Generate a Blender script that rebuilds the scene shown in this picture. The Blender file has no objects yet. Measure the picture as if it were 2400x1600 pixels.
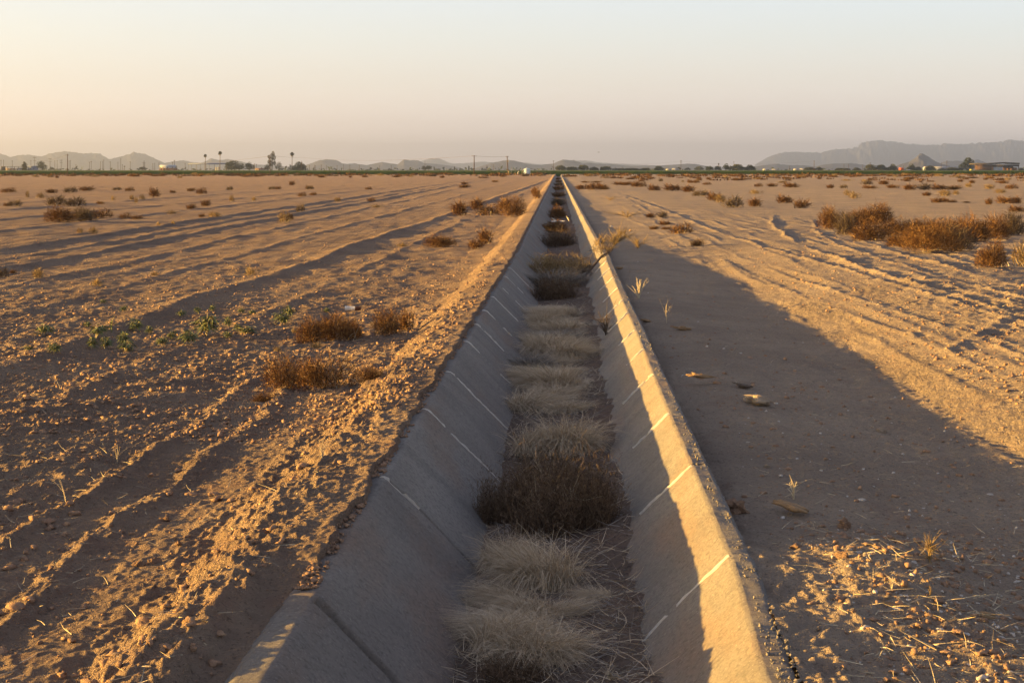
import bpy, math, random
import numpy as np
from mathutils import Vector, Matrix

S = bpy.context.scene
COL = S.collection
rng = np.random.default_rng(7)
random.seed(7)

# ------------------------------------------------------------------ camera, sky, sun, exposure
F, HZ, H, CX = 3600.0, 398.0, 1.75, 1200.0        # focal length and horizon measured in the photograph's pixels, eye height
cam = bpy.data.cameras.new('camera')
cam.sensor_width = 36.0
cam.lens = F / 2400.0 * 36.0
cam.shift_y = -(800.0 - HZ) / 2400.0
cam.clip_start = 0.1
cam.clip_end = 200000.0
cam_ob = bpy.data.objects.new('camera', cam)
cam_ob.location = (0, 0, H)
cam_ob.rotation_euler = (math.radians(90), 0, 0)
COL.objects.link(cam_ob)
S.camera = cam_ob

SUN_EL, SUN_AZ = math.radians(5.8), math.radians(-84.0)   # azimuth from +Y, positive to +X
sd = Vector((math.sin(SUN_AZ) * math.cos(SUN_EL), math.cos(SUN_AZ) * math.cos(SUN_EL), math.sin(SUN_EL)))
sun = bpy.data.lights.new('sun', 'SUN')
sun.energy = 5.0
sun.angle = math.radians(0.5)
sun.color = (1.0, 0.575, 0.13)
sun_ob = bpy.data.objects.new('sun', sun)
sun_ob.rotation_euler = sd.to_track_quat('Z', 'Y').to_euler()
sun_ob.location = sd * 50
COL.objects.link(sun_ob)

W = bpy.data.worlds.new('World')
S.world = W
W.use_nodes = True
nt = W.node_tree
bg = nt.nodes['Background']
sky = nt.nodes.new('ShaderNodeTexSky')
sky.sky_type = 'NISHITA'
sky.sun_disc = False
sky.sun_elevation = SUN_EL
sky.sun_rotation = SUN_AZ
sky.altitude = 400
sky.air_density = 1.0
sky.dust_density = 2.0
sky.ozone_density = 1.0
EXPO = 2.5
wt = nt.nodes.new('ShaderNodeTexCoord')
ws = nt.nodes.new('ShaderNodeSeparateXYZ')
nt.links.new(wt.outputs['Generated'], ws.inputs[0])
def w_ramp(stops):                           # dusty evening sky by height above the horizon
    r = nt.nodes.new('ShaderNodeValToRGB')
    e = r.color_ramp.elements
    e[0].position, e[0].color = stops[0][0], (*stops[0][1], 1)
    e[1].position, e[1].color = stops[-1][0], (*stops[-1][1], 1)
    for p_, c_ in stops[1:-1]:
        q = e.new(p_); q.color = (*c_, 1)
    nt.links.new(ws.outputs[2], r.inputs[0])
    return r.outputs[0]
w_sun = w_ramp([(0, (1.75, 1.36, 1.22)), (.015, (1.42, 1.14, 1.04)), (.03, (1.08, .90, .83)), (.055, (.88, .80, .735)), (.085, (.83, .81, .77)), (.115, (.77, .79, .82)), (.25, (.54, .57, .67)), (1, (.225, .235, .335))])
w_off = w_ramp([(0, (1.78, 1.44, 1.32)), (.015, (1.45, 1.21, 1.12)), (.03, (1.12, .965, .90)), (.06, (.93, .865, .81)), (.085, (.82, .835, .83)), (.115, (.76, .82, .89)), (.25, (.39, .41, .53)), (1, (.185, .195, .295))])
w_mx = nt.nodes.new('ShaderNodeMapRange')
w_mx.inputs[1].default_value, w_mx.inputs[2].default_value = 0.30, -0.45
nt.links.new(ws.outputs[0], w_mx.inputs[0])
def w_mix(f, a, b):
    x = nt.nodes.new('ShaderNodeMix'); x.data_type = 'RGBA'
    if isinstance(f, float): x.inputs['Factor'].default_value = f
    else: nt.links.new(f, x.inputs['Factor'])
    nt.links.new(a, x.inputs[6]); nt.links.new(b, x.inputs[7])
    return x.outputs[2]
w_grad = w_mix(w_mx.outputs[0], w_off, w_sun)
w_sc = nt.nodes.new('ShaderNodeVectorMath'); w_sc.operation = 'SCALE'
w_sc.inputs['Scale'].default_value = 1.10 / 0.12 / 2 ** EXPO
nt.links.new(w_grad, w_sc.inputs[0])
nt.links.new(w_mix(0.88, sky.outputs[0], w_sc.outputs[0]), bg.inputs[0])
bg.inputs[1].default_value = 0.12
S.view_settings.view_transform = 'Standard'
S.view_settings.look = 'None'
S.view_settings.exposure = EXPO
S.view_settings.gamma = 1.0
S.cycles.max_bounces = 6
S.cycles.use_denoising = True

# ------------------------------------------------------------------ helpers
def tag(o, label=None, cat=None, group=None, kind=None):
    if label: o['label'] = label
    if cat: o['category'] = cat
    if group: o['group'] = group
    if kind: o['kind'] = kind
    return o

def mesh_np(name, v, faces, mats, smooth=False, mi=None):
    v = np.asarray(v, np.float32).reshape(-1, 3)
    fl = faces if isinstance(faces, (list, tuple)) else [faces]
    me = bpy.data.meshes.new(name)
    me.vertices.add(len(v)); me.vertices.foreach_set('co', v.ravel())
    loops, starts, n = [], [], 0
    for f in fl:
        f = np.asarray(f, np.int32)
        if not len(f): continue
        k = f.shape[1]
        loops.append(f.ravel()); starts.append(n + np.arange(len(f)) * k); n += f.size
    loops = np.concatenate(loops).astype(np.int32); starts = np.concatenate(starts).astype(np.int32)
    me.loops.add(len(loops)); me.loops.foreach_set('vertex_index', loops)
    me.polygons.add(len(starts)); me.polygons.foreach_set('loop_start', starts)
    if mi is not None: me.polygons.foreach_set('material_index', np.asarray(mi, np.int32))
    if smooth: me.polygons.foreach_set('use_smooth', np.ones(len(starts), bool))
    me.update(calc_edges=True); me.validate()
    for m in (mats if isinstance(mats, (list, tuple)) else [mats]): me.materials.append(m)
    return me

def link(name, me, parent=None, loc=None):
    o = bpy.data.objects.new(name, me)
    COL.objects.link(o)
    if parent: o.parent = parent
    if loc is not None: o.location = loc
    return o

def empty(name, loc=(0, 0, 0), rz=0.0):
    o = bpy.data.objects.new(name, None)
    COL.objects.link(o); o.location = loc; o.rotation_euler = (0, 0, rz)
    o.empty_display_size = 0.2
    return o

def grid_faces(nr, nc):
    i = (np.arange(nr - 1)[:, None] * nc + np.arange(nc - 1)[None, :]).ravel()
    return np.stack([i, i + 1, i + nc + 1, i + nc], 1)

def sstep(a, b, x):
    t = np.clip((x - a) / (b - a), 0, 1)
    return t * t * (3 - 2 * t)

def _h(ix, iy, seed):
    n = (ix.astype(np.int64) * 374761393 + iy.astype(np.int64) * 668265263 + seed * 2147483647 * 3) & 0xFFFFFFFF
    n = ((n ^ (n >> 13)) * 1274126177) & 0xFFFFFFFF
    n = (n ^ (n >> 16)) & 0xFFFFFFFF
    return n.astype(np.float64) / 4294967295.0

def noise(x, y, seed=0):                       # gradient noise about -1..1
    x = np.asarray(x, float); y = np.asarray(y, float)
    x, y = np.broadcast_arrays(x, y)
    ix = np.floor(x); iy = np.floor(y); fx = x - ix; fy = y - iy
    ux = fx * fx * fx * (fx * (fx * 6 - 15) + 10); uy = fy * fy * fy * (fy * (fy * 6 - 15) + 10)
    def g(dx, dy):
        a = _h(ix + dx, iy + dy, seed) * 2 * math.pi
        return np.cos(a) * (fx - dx) + np.sin(a) * (fy - dy)
    a = g(0, 0) * (1 - ux) + g(1, 0) * ux
    b = g(0, 1) * (1 - ux) + g(1, 1) * ux
    return (a * (1 - uy) + b * uy) * 1.5

# ------------------------------------------------------------------ materials
def mat(name, col, rough=0.9, spec=0.2, var=None, scale=5.0, detail=6.0, bump=0.0, bscale=40.0, metal=0.0, stretch=None, island=None):
    m = bpy.data.materials.new(name); m.use_nodes = True
    n = m.node_tree; p = n.nodes['Principled BSDF']; L = n.links
    p.inputs['Roughness'].default_value = rough
    p.inputs['Metallic'].default_value = metal
    p.inputs['Specular IOR Level'].default_value = spec
    p.inputs['Base Color'].default_value = (*col, 1)
    tc = n.nodes.new('ShaderNodeTexCoord')
    vec = tc.outputs['Object']
    if stretch:
        mp = n.nodes.new('ShaderNodeMapping'); mp.inputs['Scale'].default_value = stretch
        L.new(vec, mp.inputs[0]); vec = mp.outputs[0]
    out = None
    if var:
        nz = n.nodes.new('ShaderNodeTexNoise'); nz.inputs['Scale'].default_value = scale; nz.inputs['Detail'].default_value = detail
        nz.inputs['Roughness'].default_value = 0.62
        L.new(vec, nz.inputs['Vector'])
        rp = n.nodes.new('ShaderNodeValToRGB')
        rp.color_ramp.elements[0].position = 0.32; rp.color_ramp.elements[1].position = 0.68
        rp.color_ramp.elements[0].color = (*var, 1); rp.color_ramp.elements[1].color = (*col, 1)
        L.new(nz.outputs[0], rp.inputs[0]); out = rp.outputs[0]
    if island:
        gi = n.nodes.new('ShaderNodeNewGeometry')
        rp = n.nodes.new('ShaderNodeValToRGB')
        e = rp.color_ramp.elements
        e[0].color = (*island[0], 1); e[1].color = (*island[-1], 1)
        for k, c in enumerate(island[1:-1]):
            q = e.new((k + 1) / (len(island) - 1)); q.color = (*c, 1)
        L.new(gi.outputs['Random Per Island'], rp.inputs[0]); out = rp.outputs[0]
    if out: L.new(out, p.inputs['Base Color'])
    if bump:
        nb = n.nodes.new('ShaderNodeTexNoise'); nb.inputs['Scale'].default_value = bscale; nb.inputs['Detail'].default_value = 8
        nb.inputs['Roughness'].default_value = 0.7
        L.new(vec, nb.inputs['Vector'])
        b = n.nodes.new('ShaderNodeBump'); b.inputs['Strength'].default_value = 1.0; b.inputs['Distance'].default_value = bump
        L.new(nb.outputs[0], b.inputs['Height']); L.new(b.outputs[0], p.inputs['Normal'])
    return m

def soil_mat(name, light, dark, red, bump):
    m = mat(name, light, 1.0, 0.05)
    n = m.node_tree; L = n.links; p = n.nodes['Principled BSDF']
    tc = n.nodes.new('ShaderNodeTexCoord')
    def nz(scale, det, ro=0.6):
        t = n.nodes.new('ShaderNodeTexNoise'); t.inputs['Scale'].default_value = scale; t.inputs['Detail'].default_value = det
        t.inputs['Roughness'].default_value = ro; L.new(tc.outputs['Object'], t.inputs['Vector']); return t.outputs[0]
    def ramp(src, a, b, lo=0.0, hi=1.0):
        r = n.nodes.new('ShaderNodeMapRange'); r.inputs[1].default_value = a; r.inputs[2].default_value = b
        r.inputs[3].default_value = lo; r.inputs[4].default_value = hi; L.new(src, r.inputs[0]); return r.outputs[0]
    def mix(fac, a, b):
        x = n.nodes.new('ShaderNodeMix'); x.data_type = 'RGBA'
        L.new(fac, x.inputs['Factor'])
        for s, i in ((a, 6), (b, 7)):
            if isinstance(s, tuple): x.inputs[i].default_value = (*s, 1)
            else: L.new(s, x.inputs[i])
        return x.outputs[2]
    c = mix(ramp(nz(0.55, 8), 0.35, 0.65), light, dark)
    c = mix(ramp(nz(3.2, 6), 0.52, 0.7, 0, 0.6), c, red)
    c = mix(ramp(nz(11, 6, .7), 0.5, 0.66, 0, 0.5), c, dark)
    c = mix(ramp(nz(44, 5, .7), 0.34, 0.46, 0.75, 0), c, tuple(x * 0.45 for x in dark))     # dark specks of straw and manure
    c = mix(ramp(nz(70, 3), 0.66, 0.74, 0, 0.8), c, tuple(min(0.7, x * 1.7) for x in light))  # pale gravel
    L.new(c, p.inputs['Base Color'])
    b = n.nodes.new('ShaderNodeBump'); b.inputs['Strength'].default_value = 1.0; b.inputs['Distance'].default_value = bump
    ad = n.nodes.new('ShaderNodeMath'); ad.operation = 'ADD'
    L.new(nz(26, 8, 0.7), ad.inputs[0]); L.new(ramp(nz(7.5, 6, 0.75), 0.35, 0.75, 0, 1.7), ad.inputs[1])
    L.new(ad.outputs[0], b.inputs['Height']); L.new(b.outputs[0], p.inputs['Normal'])
    return m

M_soil = soil_mat('dry_soil', (0.40, 0.295, 0.215), (0.27, 0.195, 0.148), (0.31, 0.195, 0.145), 0.05)
M_road = soil_mat('packed_dirt', (0.37, 0.295, 0.225), (0.27, 0.215, 0.17), (0.28, 0.20, 0.155), 0.024)
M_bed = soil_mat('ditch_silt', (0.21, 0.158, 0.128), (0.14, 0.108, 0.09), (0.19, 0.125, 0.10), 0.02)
M_far = mat('desert_floor', (0.30, 0.20, 0.14), 1.0, 0.05, var=(0.22, 0.16, 0.10), scale=0.002)

def concrete_mat():
    m = mat('weathered_concrete', (0.36, 0.33, 0.30), 0.95, 0.1)
    n = m.node_tree; L = n.links; p = n.nodes['Principled BSDF']
    tc = n.nodes.new('ShaderNodeTexCoord')
    def nz(scale, det, ro=0.6, st=None):
        v = tc.outputs['Object']
        if st:
            mp = n.nodes.new('ShaderNodeMapping'); mp.inputs['Scale'].default_value = st; L.new(v, mp.inputs[0]); v = mp.outputs[0]
        t = n.nodes.new('ShaderNodeTexNoise'); t.inputs['Scale'].default_value = scale; t.inputs['Detail'].default_value = det
        t.inputs['Roughness'].default_value = ro; L.new(v, t.inputs['Vector']); return t.outputs[0]
    def ramp(src, a, b, lo=0.0, hi=1.0):
        r = n.nodes.new('ShaderNodeMapRange'); r.inputs[1].default_value = a; r.inputs[2].default_value = b
        r.inputs[3].default_value = lo; r.inputs[4].default_value = hi; L.new(src, r.inputs[0]); return r.outputs[0]
    def mix(fac, a, b):
        x = n.nodes.new('ShaderNodeMix'); x.data_type = 'RGBA'; L.new(fac, x.inputs['Factor'])
        for s, i in ((a, 6), (b, 7)):
            if isinstance(s, tuple): x.inputs[i].default_value = (*s, 1)
            else: L.new(s, x.inputs[i])
        return x.outputs[2]
    c = mix(ramp(nz(1.1, 7), 0.35, 0.65), (0.27, 0.25, 0.225), (0.205, 0.19, 0.175))
    sx = n.nodes.new('ShaderNodeSeparateXYZ'); L.new(tc.outputs['Object'], sx.inputs[0])
    dv = n.nodes.new('ShaderNodeMath'); dv.operation = 'DIVIDE'; dv.inputs[1].default_value = 2.13; L.new(sx.outputs[1], dv.inputs[0])
    fl = n.nodes.new('ShaderNodeMath'); fl.operation = 'FLOOR'; L.new(dv.outputs[0], fl.inputs[0])
    wn = n.nodes.new('ShaderNodeTexWhiteNoise'); wn.noise_dimensions = '1D'; L.new(fl.outputs[0], wn.inputs['W'])
    c = mix(ramp(wn.outputs['Value'], 0, 1, 0, 0.38), c, (0.19, 0.165, 0.145))     # each pour has its own tone
    c = mix(ramp(nz(1.6, 8, 0.7, (0.5, 1.6, 0.5)), 0.50, 0.62, 0, 0.6), c, (0.165, 0.15, 0.14))   # damp streaks running down
    c = mix(ramp(nz(2.0, 6, 0.6, (1, 0.25, 1)), 0.5, 0.68, 0, 0.7), c, (0.25, 0.175, 0.13))   # rusty soil wash
    c = mix(ramp(nz(0.7, 5, 0.6, (1, 0.12, 1)), 0.5, 0.75, 0, 0.5), c, (0.13, 0.12, 0.115))
    c = mix(ramp(nz(38, 5, .7), 0.34, 0.52, 0.6, 0), c, (0.10, 0.092, 0.085))
    c = mix(ramp(nz(75, 4, .7), 0.58, 0.70, 0, 0.6), c, (0.44, 0.40, 0.36))
    L.new(c, p.inputs['Base Color'])
    b = n.nodes.new('ShaderNodeBump'); b.inputs['Strength'].default_value = 0.9; b.inputs['Distance'].default_value = 0.013
    ad = n.nodes.new('ShaderNodeMath'); ad.operation = 'ADD'
    L.new(nz(42, 8, 0.78), ad.inputs[0]); L.new(ramp(nz(9, 5), 0.2, 0.8, 0, 0.8), ad.inputs[1])
    L.new(ad.outputs[0], b.inputs['Height']); L.new(b.outputs[0], p.inputs['Normal'])
    return m
M_conc = concrete_mat()
M_caulk = mat('joint_mortar', (0.62, 0.58, 0.52), 0.9, 0.1, var=(0.45, 0.42, 0.38), scale=30, bump=0.004, bscale=120)

# ------------------------------------------------------------------ ditch axis and terrain heights
YK = 31.2
def cax(Y):
    Y = np.asarray(Y, float)
    return np.where(Y < YK, 0.0367 * Y, 0.0367 * YK + 0.030 * (Y - YK))
UL_IN, UL_OUT, UR_IN, UR_OUT = -1.03, -1.14, 0.73, 0.825
def lipz(Y, side):
    Y = np.asarray(Y, float)
    return 0.018 * noise(Y * 0.16, 0.3 + side, 11) + 0.008 * noise(Y * 0.7, 5.3 + side, 12)

def lod(wl, d):                               # fade a wavelength the mesh cannot carry
    return sstep(1.5, 3.0, wl / d)

def row_step(Y):
    return np.maximum(0.014, Y * Y / 2688.0 * 0.27)

def ridge(u, u0, h, w, sharp=1.0):
    t = np.abs(u - u0) / w
    return h * np.exp(-(t ** 1.6))

def clods(u, Y, d, amp, seed):
    a = noise(u / 0.55, Y / 0.8, seed) * 0.9 * lod(0.8, d)
    b = noise(u / 0.21, Y / 0.27, seed + 1) * 0.75 * lod(0.27, d)
    c = np.maximum(0, noise(u / 0.085, Y / 0.10, seed + 2) - 0.02) * 1.4 * lod(0.10, d)
    e = np.maximum(0, noise(u / 0.036, Y / 0.042, seed + 3) - 0.0) * 0.85 * lod(0.042, d)
    b2 = noise(u / 0.115 + 5, Y / 0.14, seed + 4) * 0.5 * lod(0.14, d)
    return amp * (0.85 * a + 0.75 * b + b2 + 0.75 * c + 0.85 * e)

def z_left(u, Y, fine=True):
    d = row_step(Y)
    fY = np.clip((Y - 18) / 30, 0, 1)
    wob = 0.10 * noise(Y * 0.55, 3.0, 21) + 0.05 * noise(Y * 1.7, 8.0, 22)
    u = u + 0.05 * noise(Y * 1.4, 6.0, 24) * sstep(-1.4, -1.15, u) + 0.025 * noise(Y * 5, 2.0, 25) * sstep(-1.3, -1.15, u)
    uw = u + np.where(u < -1.25, wob, 0) * (1 - 0.3 * fY)
    xs = [-300, -60, -20, -5, -3.5, -2.97, -2.87, -2.78, -2.55, -2.44, -2.33, -1.9, -1.78, -1.50, -1.30, -1.105, -1.085]
    zs = [-.2, -.2, -.19, -.20, -.21, -.22, -.175, -.205, -.212, -.178, -.205, -.168, -.155, -.005, 0.025, 0.042, -.07]
    z = np.interp(uw, xs, zs)
    # beyond the foreground the two track ridges fade out into ploughed ground
    k = sstep(13, 17, Y) * sstep(-2.2, -2.4, u)
    z = z * (1 - k) + (-0.205) * k
    # the soil beside the lip is hollow close to the camera
    z -= 0.075 * sstep(7.2, 6.1, Y) * sstep(-1.42, -1.26, u + .06 * noise(Y * 2, 1, 23)) * sstep(-1.06, -1.12, u)
    z += 0.03 * sstep(8.2, 6.5, Y) * np.exp(-((uw + 1.60) / 0.10) ** 2)
    # furrow ridges more or less parallel to the ditch
    for u0, sl, h, w, sd_ in ((-5.55, 0.012, 0.085, 0.20, 1), (-7.6, 0.0, 0.03, 0.15, 2), (-9.3, -0.01, 0.035, 0.16, 3), (-11.0, -0.012, 0.085, 0.13, 4),
                              (-12.2, -0.012, 0.05, 0.13, 5), (-13.4, -0.015, 0.085, 0.13, 6), (-17.5, -0.01, 0.05, 0.15, 7), (-22, 0, 0.06, 0.2, 8),
                              (-27, 0, 0.06, 0.25, 9), (-31, -.01, 0.06, 0.25, 10), (-37, -.01, 0.06, 0.3, 12), (-44, 0, 0.07, 0.3, 13), (-4.2, 0.01, 0.025, 0.12, 14), (-52, 0, .08, .35, 15), (-61, 0, .08, .4, 16)):
        cu = u0 + sl * (Y - 20) + 0.16 * noise(Y * 0.11, sd_ * 3.7, 30) + 0.05 * noise(Y * 0.6, sd_ * 1.7, 31) + 0.03 * noise(Y * 2.6, sd_ * 1.1, 33)
        hh = h * np.clip(0.75 + 0.5 * noise(Y * 0.2, sd_ * 2.3, 32), 0.15, 1.3)
        z += ridge(u, cu, 1, w) * hh * sstep(6, 10, Y)
    # oblique turning tracks in the left foreground
    q = (u + 3.3) * 0.80 - (Y - 10.2) * 0.60
    for q0 in (-2.6, -1.9, -1.25, -.7, 0.0, 0.55, 1.0, 1.6, 2.2):
        qq = q0 + 0.09 * noise(Y * 0.5 + q0, u * 0.3, 41)
        z += 0.045 * np.exp(-((q - qq) / 0.085) ** 2) * sstep(-2.95, -3.3, u) * sstep(16, 13, Y) * (0.6 + 0.6 * noise(u * 0.8, Y * 0.5 + q0 * 3, 42))
    # roughness
    berm = sstep(-1.95, -1.72, uw)
    track = sstep(-3.0, -2.85, uw) * sstep(-1.85, -2.0, uw) * sstep(16, 13, Y)
    soft = np.exp(-((uw + 2.44) / 0.12) ** 2) + np.exp(-((uw + 2.87) / 0.1) ** 2)
    amp = 0.023 + 0.007 * berm - 0.012 * track * (1 - np.clip(soft, 0, 1))
    amp = amp * (0.40 * sstep(-1.075, -1.11, u) + 0.65 * sstep(-1.15, -1.45, u))
    z = z + clods(u, Y, d, amp, 50)
    z += 0.022 * noise(u / 1.7, Y / 4.2, 60) * (1 - berm) * (1 - track)
    z += 0.014 * noise(u / 0.42, Y / 1.9, 61) * (1 - berm) * (1 - track) * lod(1.9, d)
    z += 0.05 * noise(u / 9, Y / 22, 62) * sstep(-4, -8, u)
    return z

RUTS = [  # (X at given Y) centre lines, height, width
    ([(10, 5.9), (18, 5.87), (25, 5.9), (33, 5.88), (45, 6.0), (70, 6.9), (110, 8.0)], 0.075, 0.16),
    ([(12, 6.6), (20, 6.1), (29, 6.35), (35, 6.75), (40, 7.25), (50, 8.5), (62, 10.5)], 0.085, 0.17),
    ([(12, 7.6), (22, 6.9), (30, 7.2), (37, 7.8), (45, 8.9), (56, 11)], 0.07, 0.16),
    ([(12, 8.4), (24, 7.7), (32, 8.1), (40, 9.0), (48, 10.4)], 0.07, 0.15),
    ([(18, 9.4), (27, 8.5), (35, 9.2), (42, 10.4)], 0.06, 0.15),
    ([(14, 10.6), (26, 9.6), (33, 10.6), (38, 12)], 0.05, 0.15),
    ([(8, 5.1), (16, 4.95), (24, 4.9), (34, 4.9), (50, 5.2), (80, 6.6), (120, 8.2)], 0.035, 0.12),
    ([(8, 4.5), (16, 4.45), (24, 4.4), (34, 4.5), (50, 4.8), (80, 6.2)], 0.022, 0.10),
]
def z_right(u, Y):
    d = row_step(Y)
    X = u + cax(Y)
    far = sstep(24, 46, Y)
    xs = [0.6, 0.82, 0.95, 1.4, 2.0, 2.7, 3.05, 3.5, 4.3, 5.2, 7, 10, 20, 60, 300]
    zs = [-.22, -.15, -.13, -.13, -.20, -.255, -.245, -.17, -.06, 0.0, 0.0, -.06, -.12, -.14, -.14]
    zn = np.interp(u + 0.18 * noise(Y * 0.35, 1.0, 70) + 0.05 * noise(Y * 1.6, 2.0, 71) * sstep(1.5, 2.6, u), xs, zs)
    zf = np.interp(u, [0.6, 0.82, 1.0, 2.0, 3.0, 6, 12, 300], [-.19, -.13, -.09, -.10, -.07, -.06, -.1, -.14])
    z = zn * (1 - far) + zf * far
    # higher, trampled ground beside the lip close to the camera
    hump = sstep(8.2, 6.9, Y) * sstep(2.3, 1.5, u + 0.25 * noise(Y * 1.1, 3.0, 79))
    z = z * (1 - hump) + hump * (-0.012 - 0.03 * (u - .9) + 0.035 * noise(u * 1.3, Y * 1.1, 72))
    # tyre ruts: a pushed-up ridge on the sun side of each
    for k, (pl, h, w) in enumerate(RUTS):
        py, px = np.array([a for a, _ in pl], float), np.array([b for _, b in pl], float)
        cu = np.interp(Y, py, px) + 0.10 * noise(Y * 0.35, k * 5.1, 73) + 0.03 * noise(Y * 1.5, k * 2.2, 74) + 0.03 * noise(Y * 4.2, k * 1.2, 174)
        on = sstep(py[0] - 2, py[0] + 1.5, Y) * sstep(py[-1] + 4, py[-1] - 4, Y)
        hh = h * on * np.clip(0.7 + 0.9 * noise(Y * 0.22, k * 4.4, 75), 0.1, 1.5)
        hh = hh * np.clip(0.8 + .8 * noise(Y * 2.8, X * 2.5 + k, 175), .2, 1.5)
        z += (ridge(X, cu, 1, w * 0.42) * hh - ridge(X, cu + 1.6 * w, 1, w * 0.9) * hh * 0.5) * 0.62
    for k in range(26):                        # many faint crumbling wheel lines
        X0 = 4.0 + k * 0.36; cu = X0 + 0.9 * sstep(28, 52, Y) * (k * .06 + .4) + 0.22 * noise(Y * 0.14, k * 3.3, 95) + 0.03 * noise(Y * 1.2, k * 1.9, 96)
        z += 0.024 * ridge(X, cu, 1, 0.07 + .02 * (k % 3)) * np.clip(noise(Y * 0.16, k * 7.7, 97) * 1.6 + .25, 0, 1) * sstep(80, 55, Y)
    # rut turning sharply out to the right
    ax, ay, bx, by = 4.55, 15.75, 6.1, 18.5
    t = np.clip(((X - ax) * (bx - ax) + (Y - ay) * (by - ay)) / ((bx - ax) ** 2 + (by - ay) ** 2), 0, 1)
    dd = (X - ax) * (by - ay) - (Y - ay) * (bx - ax); dd = dd / math.hypot(bx - ax, by - ay)
    en = np.exp(-((X - ax - t * (bx - ax)) ** 2 + (Y - ay - t * (by - ay)) ** 2 - dd * dd) / 0.05)
    z += (0.028 * np.exp(-((dd + 0.05) / 0.08) ** 2) - 0.02 * np.exp(-((dd - 0.14) / 0.11) ** 2)) * en * np.clip(.7 + noise(X * 3, Y * 3, 88), 0, 1.3)
    # tread print with lugs
    for X0, y0, y1, wd, am in ((3.36, 8.0, 24, 0.27, 0.020), (3.95, 8.0, 13.5, 0.25, 0.016), (4.55, 17, 26, 0.22, 0.014)):
        cu = u - X0 - 0.05 * noise(Y * 0.3, X0, 76)
        band = sstep(wd + 0.05, wd - 0.05, np.abs(cu)) * sstep(y0, y0 + 1.2, Y) * sstep(y1, y1 - 2, Y)
        lug = np.clip(np.sin(2 * math.pi * (Y + 0.35 * np.abs(cu) * np.sign(cu + 1e-9)) / 0.17) * 1.6, -1, 1)
        z += band * (am * lug * np.clip(0.75 + 0.8 * noise(u * 2, Y * 0.9, 77), 0, 1.3) - 0.012) * lod(0.17, d)
    smooth_ = sstep(0.9, 1.2, u) * sstep(4.9, 4.0, u) * (1 - far)
    rough = sstep(5.2, 6.2, X) * sstep(14, 11, X) * sstep(60, 45, Y) * sstep(14, 18, Y)
    amp = 0.014 - 0.005 * smooth_ + 0.014 * rough + 0.011 * hump
    z = z + clods(u, Y, d, amp, 80)
    z += 0.016 * noise(u / 1.4, Y / 3.8, 90) * (1 - 0.6 * smooth_)
    z += 0.004 * noise(u / 0.16, Y / 2.2, 91) * smooth_ * lod(2.2, d)
    z += (0.018 * noise(u / 0.5, Y / 1.1, 98) + 0.012 * noise(u / .2, Y / .5, 99) * lod(.5, d)) * np.exp(-((u - 2.9) / 0.55) ** 2)
    z += 0.03 * noise(u / 8, Y / 8, 92) * sstep(8, 14, u)
    for Yr in (62, 75, 79, 102, 128, 150, 180):     # faint cross furrows in the right field
        z += 0.05 * np.exp(-((Y - Yr - 1.2 * noise(X * 0.05, Yr, 93)) / 0.5) ** 2) * np.clip(noise(X * 1.1, Yr * 3.3, 94) + 0.2, 0, 1) * sstep(8, 14, X)
    return z

def ground_z(X, Y):
    X = np.asarray(X, float); Y = np.asarray(Y, float)
    u = X - cax(Y)
    Yc = np.maximum(Y, 3.0)
    return np.where(u < 0, z_left(np.minimum(u, -1.2), Yc), z_right(np.maximum(u, 0.9), Yc)) * sstep(900, 500, Y) - 0.2 * sstep(500, 900, Y)

def place(px, py, zoff=0.0):                 # ground point seen at a photograph pixel
    z = -0.15
    for _ in range(4):
        Y = F * (H - z) / (py - HZ)
        X = (px - CX) / F * Y
        z = float(ground_z(X, Y))
    return Vector((X, Y, z + zoff))

# rows
Ys = [3.4]
while Ys[-1] < 640: Ys.append(Ys[-1] + float(row_step(Ys[-1])))
Ys = np.array(Ys)
def sheet(name, sgn, n, m, fn):
    s = np.linspace(0, 1, n) ** 1.0
    dmax = 0.47 * Ys + 1.6
    U = sgn * (dmax[:, None] * s[None, :]) + (-1.03 if sgn < 0 else 0.80)
    Yg = np.broadcast_to(Ys[:, None], U.shape)
    Z = fn(U, Yg)
    v = np.stack([U + cax(Yg), Yg, Z], -1)
    f = grid_faces(len(Ys), n)
    if sgn < 0: f = f[:, ::-1]
    o = link(name, mesh_np(name, v, f, m, smooth=False))
    return tag(o, kind='structure')
sheet('ploughed_field', -1, 760, M_soil, z_left)
sheet('dirt_road', 1, 560, M_road, z_right)
gp = link('ground', mesh_np('ground', [(-60000, -1400, -.95), (60000, -1400, -.95), (60000, 70000, -.95), (-60000, 70000, -.95)], np.array([[0, 1, 2, 3]]), M_far))
tag(gp, kind='structure')
# ------------------------------------------------------------------ concrete irrigation ditch
JL = [6.25, 6.97, 8.72, 11.2, 13.35, 15.7, 17.4, 19.15, 21.1, 23.2, 25.3, 27.4, 29.5]
JR = [6.98, 9.14, 11.15, 13.3, 15.05, 16.8, 18.9, 20.8, 22.9, 25.1, 27.2, 29.4]
BIG = {6.25: (0.036, 0.30), 8.72: (0.016, 0.15)}
def jwob(t, Yj, side):                        # how a joint wanders as it runs down the wall
    return 0.05 * noise(t * 1.9, Yj * 3.1, 101 + side) + 0.012 * noise(t * 9, Yj * 2.1, 103 + side)

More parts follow.
